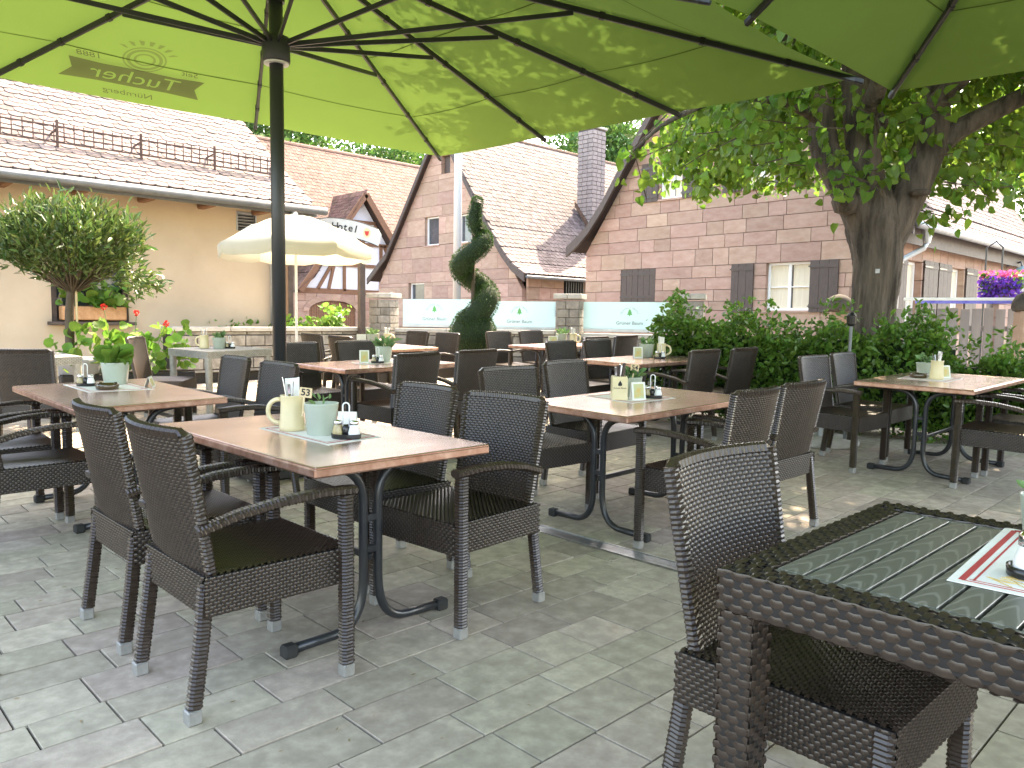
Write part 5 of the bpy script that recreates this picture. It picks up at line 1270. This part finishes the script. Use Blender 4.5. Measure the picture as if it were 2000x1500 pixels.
def rough_tube(pts, rs, n=20, amp=.05, seed=0, ridges=False):
    b = MB(); b.tube(pts, rs, n); r_ = np.random.default_rng(seed); ph = r_.uniform(0, 6.28, 6)
    V = np.array(b.v); P = np.array([tuple(p) for p in pts])
    for i in range(len(pts)):
        for k in range(n):
            a = 2 * PI * k / n; q = i * n + k; d = V[q] - P[i]; L = np.linalg.norm(d) + 1e-6
            s_ = 1 + amp * (math.sin(3 * a + ph[0] + i * .10) + .7 * math.sin(5 * a + ph[1] - i * .13) + .6 * math.sin(9 * a + ph[2] + i * .22)) * .6
            if ridges: s_ += .05 * (abs(math.sin(13 * a + ph[3] + .9 * math.sin(i * .21 + 3 * a))) + .7 * abs(math.sin(21 * a + ph[4] + 1.3 * math.sin(i * .33 + 5 * a))) - .9) + .012 * math.sin(i * 2.3 + 17 * a)
            V[q] = P[i] + d * s_
    b.v = [tuple(v) for v in V]; return b
P, Q = spline([tp(0, 0, .0), tp(.0, 0, .35), tp(-.02, 0, .9), tp(.0, 0, 1.5), tp(.02, 0, 2.0), tp(-.03, .02, 2.4), tp(-.02, 0, 2.7), tp(0, 0, 2.95)], [.38, .31, .265, .245, .26, .295, .23, .05], 12)
trunk = obj('trunk', rough_tube(P, Q, 96, .07, 1, True), M['bark'], lt, smooth=True)
limbs = [
 ([tp(-.06, 0, 2.1), tp(-.17, 0, 2.45), tp(-.38, 0, 2.85), tp(-.62, .05, 3.25), tp(-.72, .1, 3.8), tp(-1.0, .3, 4.5), tp(-1.5, .5, 5.6)], [.15, .20, .19, .16, .145, .12, .06]),
 ([tp(.0, .05, 2.1), tp(-.03, .05, 2.5), tp(-.12, .08, 3.0), tp(-.22, .1, 3.6), tp(-.25, .2, 4.4), tp(-.1, .2, 5.6), tp(0, .2, 7.0)], [.15, .21, .19, .17, .15, .11, .05]),
 ([tp(.08, 0, 2.0), tp(.18, 0, 2.42), tp(.36, -.02, 2.85), tp(.56, -.02, 3.3), tp(.62, 0, 3.8), tp(.7, .1, 4.6), tp(.9, .3, 6.2)], [.15, .22, .205, .175, .15, .12, .05]),
 ([tp(.55, 0, 3.2), tp(.85, -.05, 3.5), tp(1.25, -.1, 3.72), tp(1.9, -.2, 4.1), tp(2.7, -.2, 4.8)], [.13, .115, .105, .085, .05]),
 ([tp(-.66, .05, 3.6), tp(-1.2, -.2, 3.75), tp(-1.9, -.4, 3.75), tp(-2.6, -.5, 3.45), tp(-3.0, -.6, 3.1)], [.07, .055, .04, .025, .012]),
 ([tp(-.2, .1, 3.5), tp(-.4, -.9, 4.0), tp(-.7, -2.0, 4.6), tp(-1.2, -3.2, 5.0)], [.11, .09, .07, .04]),
 ([tp(.5, 0, 3.7), tp(.8, -1.0, 4.3), tp(1.1, -2.2, 4.8), tp(1.4, -3.2, 5.2)], [.11, .09, .07, .04]),
 ([tp(0, .1, 3.6), tp(.2, 1.2, 4.3), tp(.4, 2.6, 5.0)], [.11, .09, .05]),
]
for i, (p, r_) in enumerate(limbs):
    P, Q = spline(p, r_); obj('limb', rough_tube(P, Q, 48, .05, 3 + i, True), M['bark'], trunk, smooth=True)
kn = tp(.34, -.30, 2.72); obj('pruning_scar', MB().lathe([(.10, 0), (.12, .04), (.07, .06), (.02, .05)], 14), M['bark'], trunk, kn); bpy.data.objects[-1] if False else None
kn = tp(-.44, -.16, 2.66); obj('burl', MB().lathe([(.02, -.16), (.13, -.12), (.17, 0), (.13, .10), (.02, .14)], 14), M['bark'], trunk, kn, smooth=True)
obj('bark_tag', MB().box((0, 0, 0), (.05, .006, .05), Matrix.Rotation(R(-44), 3, 'Z')), M['alu'], trunk, tp(-.12, -.335, 1.85))
r_ = np.random.default_rng(5)
tips = []
def crown_low(lat, dep):
    # lowest leaves at a lateral offset
    return 2.95 + .12 * abs(lat) if abs(lat) > .4 else 3.2
n = 0
while n < 1900:
    a = r_.uniform(0, 6.28); rr_ = 5.4 * math.sqrt(r_.uniform(0, 1)); lat, dep = rr_ * math.cos(a), rr_ * math.sin(a)
    top = 3.6 + 4.4 * math.sqrt(max(0, 1 - (rr_ / 5.5) ** 2)); low = 3.3 + .05 * rr_
    h = low + (top - low) * r_.uniform(0, 1) ** .9
    if dep < -1.2 and h < 3.75: continue
    wx_, wy_ = TX + rt.x * lat + fw.x * dep, TY + rt.y * lat + fw.y * dep
    if wx_ < 7.6 and h < 4.75: continue
    if lat < -1.4 - .25 * (h - 3.2) and h < 5.6: continue      # the crown is one-sided: thin towards the terrace houses
    if abs(lat) < 1.0 and h < 4.3 and dep < .6: continue
    if lat > .5 and h < 3.75: continue
    tips.append((lat, dep, h)); n += 1
for k in range(170):  # extra leaf clusters added to block sun falling through the parasol gap
    v_ = Vector((r_.uniform(4.9, 8.2) - TX, r_.uniform(2.5, 4.6) - TY, 0)); tips.append((v_.dot(R3), v_.dot(F3), r_.uniform(5.0, 7.2)))
# hanging sprays seen in front of the houses
for lat, dep, h in [(-2.75, -.5, 3.12), (-2.95, -.6, 2.98), (-2.5, -.5, 3.25), (-2.2, -.4, 3.35), (-2.0, -.5, 3.2), (-1.8, -.4, 3.45), (-1.6, -.3, 3.25), (-1.45, -.4, 3.5), (-1.2, -.4, 3.35), (-1.05, -.2, 3.15), (-.95, -.3, 3.45), (-.8, -.4, 3.1), (-.65, -.5, 2.92), (-.62, -.5, 2.72), (-2.9, -.4, 3.25), (-2.35, -.6, 3.0),
                     (-1.6, -.6, 2.98), (-1.25, -.5, 3.0), (-.35, -.4, 3.6), (-.2, -.5, 3.3), (.05, -.5, 3.5), (.2, .4, 3.1), (.25, .5, 2.8), (.3, .5, 2.95), (.75, -.3, 3.2), (.85, .2, 3.0), (.95, -.2, 2.85), (1.05, .1, 2.65), (.9, .2, 2.55), (1.15, -.2, 2.75), (1.3, 0, 2.95), (1.45, -.2, 2.85), (.65, .3, 2.75), (.72, .3, 2.5), (1.0, .3, 3.3), (1.4, -.2, 3.3), (1.7, -.3, 3.25), (1.85, -.2, 3.35), (2.0, -.2, 3.4), (.45, -.5, 3.7), (.3, -.4, 3.4),
                     (-.05, -.55, 3.05), (-.3, -.5, 2.95), (.55, .45, 3.05), (1.2, .2, 3.1), (-2.1, -.7, 3.55), (-1.7, -.7, 3.65), (-1.3, -.7, 3.7), (-.9, -.6, 3.7)]:
    tips.append((lat, dep, h))
pos = []; dirs = []; tw = MB()
for (lat, dep, h) in tips:
    c = tp(lat, dep, h); outw = Vector((R3 * lat + F3 * dep)); outw = outw.normalized() if outw.length > .1 else R3
    L = r_.uniform(.35, .6); m_ = int(r_.integers(32, 44)) if h > 3.75 else int(r_.integers(14, 20))
    d_ = (outw * .8 + Z3 * r_.uniform(-.5, .25) + Vector(r_.normal(size=3)) * .3).normalized()
    a0 = c - d_ * L * .7; tw.tube([a0, c, c + d_ * L * .35], [.009, .006, .003], 4, False)
    for k in range(m_):
        s_ = r_.uniform(-.6, .45) * L; q = c + d_ * s_ + Vector(r_.normal(size=3)) * .10
        pos.append(q); dirs.append(d_ * .6 + Vector(r_.normal(size=3)) * .5)
crown = tag(leaf_obj('crown', np.array([tuple(p) for p in pos]), .104, 'heart', M['linden'], lt, direction=np.array([tuple(d) for d in dirs]), spread=.45, droop=.65, seed=8, svar=.26), kind='stuff')
tag(obj('twigs', tw, M['twig'], lt), kind='stuff')

# ------------------------------------------------------------------ hedge behind the tables
hg = thing('clipped_hedge', 'dense glossy green hedge with uneven shoots along the terrace edge', 'hedge', (0, 0, 0))
A = Vector((7.75, 5.35, 0)); B = Vector((9.2, .95, 0)); hd = (B - A).normalized(); hn = Vector((hd.y, -hd.x, 0)); LH = (B - A).length
if hn.dot(-A) < 0: hn = -hn
r_ = np.random.default_rng(6); pos = []; dirs = []
def hedge_top(s):
    return 1.05 - .20 * min(1, max(0, (s - 2.2) / .8)) + .09 * math.sin(s * 3.1) + .08 * math.sin(s * 7.3 + 1) + .05 * math.sin(s * 13 + 2)
N = 15000
for k in range(N):
    s_ = r_.uniform(-.1, LH + .1); t_ = hedge_top(s_); z = t_ * r_.uniform(0, 1) ** .75
    face = r_.uniform()
    if face < .55: w_ = .42 - abs(r_.normal()) * .07 + .05 * math.sin(s_ * 5 + z * 4)
    elif face < .8: w_ = r_.uniform(-.4, .4); z = t_ - abs(r_.normal()) * .07
    else: w_ = r_.uniform(-.4, .4)
    p = A + hd * s_ + hn * w_; pos.append((p.x, p.y, z + gz(p.x, p.y))); dirs.append((hn.x * .5, hn.y * .5, .6))
for k in range(46):   # upright shoots
    s_ = r_.uniform(0, LH); w_ = r_.uniform(-.25, .3); hh_ = r_.uniform(.12, .34)
    if k < 5: s_ = [.15, 1.15, 2.9, 3.75, 4.35][k]; hh_ = [.3, .42, .35, .40, .42][k]
    for j in range(int(30 + hh_ * 110)):
        z = hedge_top(s_) - .12 + (hh_ + .12) * r_.uniform(0, 1); rad = .13 * (1 - (z - hedge_top(s_) + .12) / (hh_ + .16)) + .015
        p = A + hd * (s_ + r_.normal() * rad) + hn * (w_ + r_.normal() * rad); pos.append((p.x, p.y, z + gz(p.x, p.y))); dirs.append((r_.normal() * .5, r_.normal() * .5, .9))
tag(leaf_obj('foliage', np.array(pos), .062, 'oval', M['hedge'], hg, direction=np.array(dirs), spread=.75, droop=.1, seed=3), kind='stuff')
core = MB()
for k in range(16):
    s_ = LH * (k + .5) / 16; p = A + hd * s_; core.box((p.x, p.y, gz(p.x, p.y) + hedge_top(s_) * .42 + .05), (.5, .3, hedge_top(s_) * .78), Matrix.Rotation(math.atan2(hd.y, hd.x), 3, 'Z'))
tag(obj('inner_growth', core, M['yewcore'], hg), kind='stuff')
for k in range(14):
    s_ = LH * (k + .5) / 14; p = A + hd * s_ + hn * .12; obj('stem', MB().tube([(p.x, p.y, gz(p.x, p.y)), (p.x + .03, p.y + .02, gz(p.x, p.y) + .5)], .016, 6), M['twig'], hg)
t = thing('garden_tap_post', 'thin steel garden post with a tap head standing in the hedge front', 'post'); put(t, 7.42, 3.05)
obj('pipe', MB().tube([(0, 0, 0), (0, 0, 1.16)], .016, 8), M['gutter'], t); obj('head', MB().lathe([(.02, 0), (.04, .02), (.045, .1), (.02, .13)], 10, (0, 0, 1.14)), M['blackplastic'], t)
t = thing('parasol_base_disc', 'round pale concrete parasol base disc on the paving below the hedge', 'parasol base'); put(t, 7.35, 3.25)
obj('disc', MB().lathe([(.33, 0), (.35, .02), (.34, .06), (.05, .075)], 28), M['capstone'], t, smooth=True); obj('socket', MB().lathe([(.035, .07), (.035, .22), (.03, .22)], 14), M['zinc'], t)

# ------------------------------------------------------------------ spiral yew
SX, SY = 7.72, 8.80
ty = thing('spiral_yew', 'tall yew topiary clipped into a spiral', 'topiary', (SX, SY, gz(SX, SY)))
ctrl = [(-.08, -.10, 1.12, .23), (.20, -.05, 1.50, .205), (.15, .14, 1.70, .18), (-.15, .08, 1.95, .185), (-.15, -.10, 2.10, .17), (.13, -.05, 2.36, .15), (.12, .09, 2.50, .125), (.0, .02, 2.70, .11), (.05, 0, 2.98, .08)]
P_, Q_ = spline([R3 * a + F3 * b + Z3 * (c - gz(SX, SY)) for a, b, c, d in ctrl], [d for a, b, c, d in ctrl], 20)
path = P_[:160]; rad = [q * .92 for q in Q_[:160]]
while len(path) < 160: path.append(P_[-1]); rad.append(Q_[-1])
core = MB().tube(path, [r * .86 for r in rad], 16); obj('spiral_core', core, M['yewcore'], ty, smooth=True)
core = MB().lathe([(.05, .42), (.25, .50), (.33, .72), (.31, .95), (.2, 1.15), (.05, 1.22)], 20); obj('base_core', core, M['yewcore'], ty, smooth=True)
obj('trunk', MB().tube([(0, 0, .15), (.01, 0, 1.2), (0, .01, 2.3)], [.045, .04, .02], 8), M['bark'], ty, smooth=True)
r_ = np.random.default_rng(9); pos = []; dirs = []
for k in range(15000):
    if k < 11000:
        i = int(r_.integers(0, 158)); u = r_.uniform(); c = path[i].lerp(path[i + 1], u); d = Vector(r_.normal(size=3)).normalized(); tg = (path[i + 1] - path[i]).normalized(); d = (d - tg * d.dot(tg)).normalized(); p = c + d * rad[i] * r_.uniform(.86, 1.0)
        if rad[i] < .12 and r_.uniform() < .3: continue
    else:
        z = r_.uniform(.45, 1.22); rr_ = np.interp(z, [.42, .50, .72, .95, 1.15, 1.22], [.1, .26, .345, .325, .21, .06]); a = r_.uniform(0, 6.28); d = Vector((math.cos(a), math.sin(a), .2)); p = Vector((rr_ * math.cos(a), rr_ * math.sin(a), z))
    pos.append(tuple(p)); dirs.append(tuple(d))
i = 159
for k in range(500):
    d = Vector(r_.normal(size=3)).normalized(); d.z = abs(d.z); pos.append(tuple(path[-1] + d * rad[-1])); dirs.append(tuple(d))
tag(leaf_obj('foliage', np.array(pos), .034, 'needle', M['yew'], ty, direction=np.array(dirs) * 1.2, spread=.6, droop=0, seed=4), kind='stuff')
obj('planter', MB().lathe([(.20, 0), (.24, .02), (.30, .38), (.31, .40), (.27, .40), (.26, .3)], 20), M['concrete'], ty, smooth=True)

# ------------------------------------------------------------------ planting by the cream house
OX, OY = 2.52, 9.62
to_ = thing('oleander_standard', 'round-headed oleander tree in a grey tub before the cream house', 'potted tree', (OX, OY, gz(OX, OY)))
obj('tub', MB().lathe([(.22, 0), (.25, .02), (.285, .60), (.29, .64), (.26, .64), (.25, .5)], 28), M['concrete'], to_, smooth=True)
obj('soil', MB().lathe([(.05, .56), (.25, .57)], 18), M['soil'], to_)
obj('trunk', rough_tube([Vector((-.06, 0, .5)), Vector((-.04, 0, .8)), Vector((-.03, .02, 1.15)), Vector((0, 0, 1.5))], [.055, .048, .045, .04], 10, .05, 2), M['twig'], to_, smooth=True)
obj('stake', MB().tube([(.03, -.03, .5), (.03, -.03, 1.5)], .012, 6), M['woodtag'], to_)
r_ = np.random.default_rng(12); pos = []; dirs = []; br = MB()
for k in range(400):
    d = Vector(r_.normal(size=3)).normalized(); rr_ = r_.uniform(.25, 1) ** .45
    c = R3 * (d.dot(R3) * .72 * rr_) + F3 * (d.dot(F3) * .68 * rr_) + Z3 * (1.88 + d.z * (.46 if d.z > 0 else .36) * rr_)
    d2 = (c - Vector((0, 0, 1.45))).normalized(); br.tube([Vector((0, 0, 1.35)), (c + Vector((0, 0, 1.4))) / 2 - Vector((0, 0, .05)), c], [.009, .005, .002], 4, False) if k % 3 == 0 else None
    for j in range(17): pos.append(tuple(c + Vector(r_.normal(size=3)) * .055 + d2 * r_.uniform(-.06, .10))); dirs.append(tuple(d2 * .8 + Vector((0, 0, .35))))
for k in range(22):
    c = R3 * r_.uniform(.55, .92) + F3 * r_.uniform(-.3, .3) + Z3 * r_.uniform(1.32, 1.75)
    for j in range(14): pos.append(tuple(c + Vector(r_.normal(size=3)) * .05)); dirs.append(tuple((R3 * .8 + Vector(r_.normal(size=3)) * .5)))
tag(leaf_obj('crown', np.array(pos), .088, 'long', M['olea'], to_, direction=np.array(dirs), spread=.55, droop=0, seed=5), kind='stuff'); tag(obj('branches', br, M['twig'], to_), kind='stuff')
def plant_box(name, label, c, dims, rot, leafsz, n, flowers, mt_box, mt_leaf='gera', hh=.35, fl='redflower', cat='planter', zbase=None, spread=.75):
    t = thing(name, label, cat, (c[0], c[1], gz(*c) if zbase is None else zbase), rot)
    a, b, h = dims
    obj('box', MB().box((0, 0, h / 2), (a, b, h), None, .012), mt_box, t); obj('soil', MB().box((0, 0, h + .004), (a - .03, b - .03, .012)), M['soil'], t)
    r_ = np.random.default_rng(int(c[0] * 100)); p = np.stack([r_.uniform(-a / 2, a / 2, n), r_.normal(0, b * .4, n), h + hh * r_.uniform(0, 1, n) ** 1.2], -1)
    d = np.stack([r_.normal(0, .5, n), r_.normal(0, .5, n), np.full(n, .35)], -1)
    tag(leaf_obj('foliage', p, leafsz, 'round', M[mt_leaf], t, direction=d, spread=spread, droop=0, seed=int(c[0] * 10)), kind='stuff')
    for (fx, fy, fz, rr_) in flowers:
        obj('flower_stalk', MB().tube([(fx * .5, fy * .5, h), (fx, fy, fz)], .004, 5), M['succ'], t)
        q = r_.normal(size=(26, 3)); q /= np.linalg.norm(q, axis=1, keepdims=True); leaf_obj('flower_head', q * rr_ * .7 + np.array([fx, fy, fz]), rr_ * .8, 'round', M[fl], t, direction=q, spread=.3, droop=0, seed=2)
    return t
plant_box('geranium_planter', 'black planter of tall green geraniums with red flower heads', (3.05, 9.55), (1.5, .3, .45), R(5), .095, 240, [(.10, -.05, 1.14, .027), (.42, -.1, 1.02, .028), (-.28, -.1, 1.20, .025)], M['blackpot'], hh=.55)
plant_box('window_basket', 'terracotta coloured wicker basket of leafy plants on the window ledge', (3.58, 12.62), (.88, .16, .2), 0, .12, 90, [], M['terracotta'], hh=.34, cat='window box', zbase=1.155)
plant_box('mint_planter', 'mint coloured planter box with low green leaves against the cream house', (.95, 9.35), (.5, .3, .75), R(3), .06, 60, [], M['mint'], hh=.15)
plant_box('wall_shrub', 'bright green shrub growing just behind the low stone wall', (6.6, 12.85), (2.6, .3, .95), 0, .07, 420, [], M['blackpot'], hh=.26, cat='shrub', zbase=.02)
plant_box('pillar_shrub', 'taller bright green shrub leaning against the gate pillar', (7.75, 12.75), (.5, .3, .95), 0, .085, 110, [], M['blackpot'], hh=.52, cat='shrub', zbase=.02)
# hanging petunias
hbk = thing('petunia_basket', 'hanging basket overflowing with purple and pink petunias', 'flower basket', (17.3, 4.25, 1.86))
obj('basket', MB().lathe([(.1, -.1), (.25, .05), (.3, .2), (.28, .2)], 16), M['darkwood'], hbk, smooth=True)
obj('bracket_pole', MB().tube([(0, .28, -1.9), (0, .28, .9), (0, .12, 1.02), (0, 0, .9), (0, 0, .2)], .018, 8), M['iron'], hbk)
r_ = np.random.default_rng(3)
for nm, mt_, cnt, zz_ in (('purple_petals', 'purple', 900, (-.12, .30)), ('pink_petals', 'pink', 120, (.28, .42)), ('petunia_leaves', 'hedge', 200, (.05, .4))):
    q = r_.normal(size=(cnt, 3)); q /= np.linalg.norm(q, axis=1, keepdims=True); q[:, :2] *= .34; q[:, 2] = r_.uniform(*zz_, cnt)
    tag(leaf_obj(nm, q, .06, 'round', M[mt_], hbk, direction=q * 2, spread=.6, droop=0, seed=7), kind='stuff')

# ------------------------------------------------------------------ trees beyond the roofs
def far_tree(label, x, y, h, r0, seed, zc=None):
    t = thing('broadleaf_tree', label, 'tree', (x, y, -.1), 0, 'broadleaf trees beyond the roofs'); r_ = np.random.default_rng(seed)
    tr = obj('trunk', MB().tube([(0, 0, 0), (.1, 0, h * .5), (0, .1, h * .8)], [.35, .28, .12], 10), M['bark'], t, smooth=True)
    pos = []; dirs = []
    cl = []
    for k in range(90):
        d = r_.normal(size=3); d /= np.linalg.norm(d); rr_ = r_.uniform(.35, 1) ** .6; cl.append(np.array([d[0] * r0 * rr_, d[1] * r0 * rr_, h * .66 + d[2] * h * .36 * rr_]))
    for c in cl:
        n = 130; q = r_.normal(size=(n, 3)) * r0 * .17 + c; pos.append(q); dirs.append(np.tile((c - np.array([0, 0, h * .6])) / r0, (n, 1)))
    tag(leaf_obj('crown', np.concatenate(pos), .34, 'oval', M['fartree'], t, direction=np.concatenate(dirs), spread=.8, droop=.1, seed=seed), kind='stuff')
for i, (px, d, h, r0, lb) in enumerate([(480, 46, 17, 4.5, 'leafy tree rising above the cream house roof'), (600, 55, 16.5, 5.5, 'leafy tree rising above the left half of the red main roof'), (730, 58, 15.0, 5.0, 'leafy tree rising above the right half of the red main roof'), (860, 62, 15.5, 4.5, 'leafy tree rising behind the apex of the chimney house'), (1120, 64, 17.6, 4.6, 'leafy tree rising behind the ridge before the brick chimney'), (1205, 66, 18.2, 4.4, 'leafy tree rising between the chimney and the shuttered house'), (2040, 44, 13.5, 5.0, 'leafy tree rising behind the roof of the shuttered house')]):
    u = (px - 1000) / 1512; p = fw * d + rt * (u * d); far_tree(lb, p.x, p.y, h, r0, 50 + i)

# ------------------------------------------------------------------ litter on the paving
r_ = np.random.default_rng(21); pos = []
for k in range(420):
    d = r_.uniform(1.6, 9.5); la = r_.uniform(-.75, .75) * d; p = fw * d + rt * la; pos.append((p.x, p.y, gz(p.x, p.y) + .003))
lit = tag(leaf_obj('leaf_litter', np.array(pos), .016, 'oval', leafmat('dry_leaf', (.16, .10, .045), (.34, .26, .13), .2, .7), None, direction=np.array([[1, 0, 0.]] * len(pos)) * .01, spread=1., droop=0, seed=4, svar=.4), 'small dry leaf scraps scattered over the paving', 'leaf litter', kind='stuff')
me = lit.data; co = np.zeros(len(me.vertices) * 3); me.vertices.foreach_get('co', co); co = co.reshape(-1, 3); n6 = 6; base = np.repeat(np.array(pos), n6, 0); co[:, 2] = base[:, 2] + np.abs(co[:, 2] - base[:, 2]) * .15; me.vertices.foreach_set('co', co.ravel()); me.update()
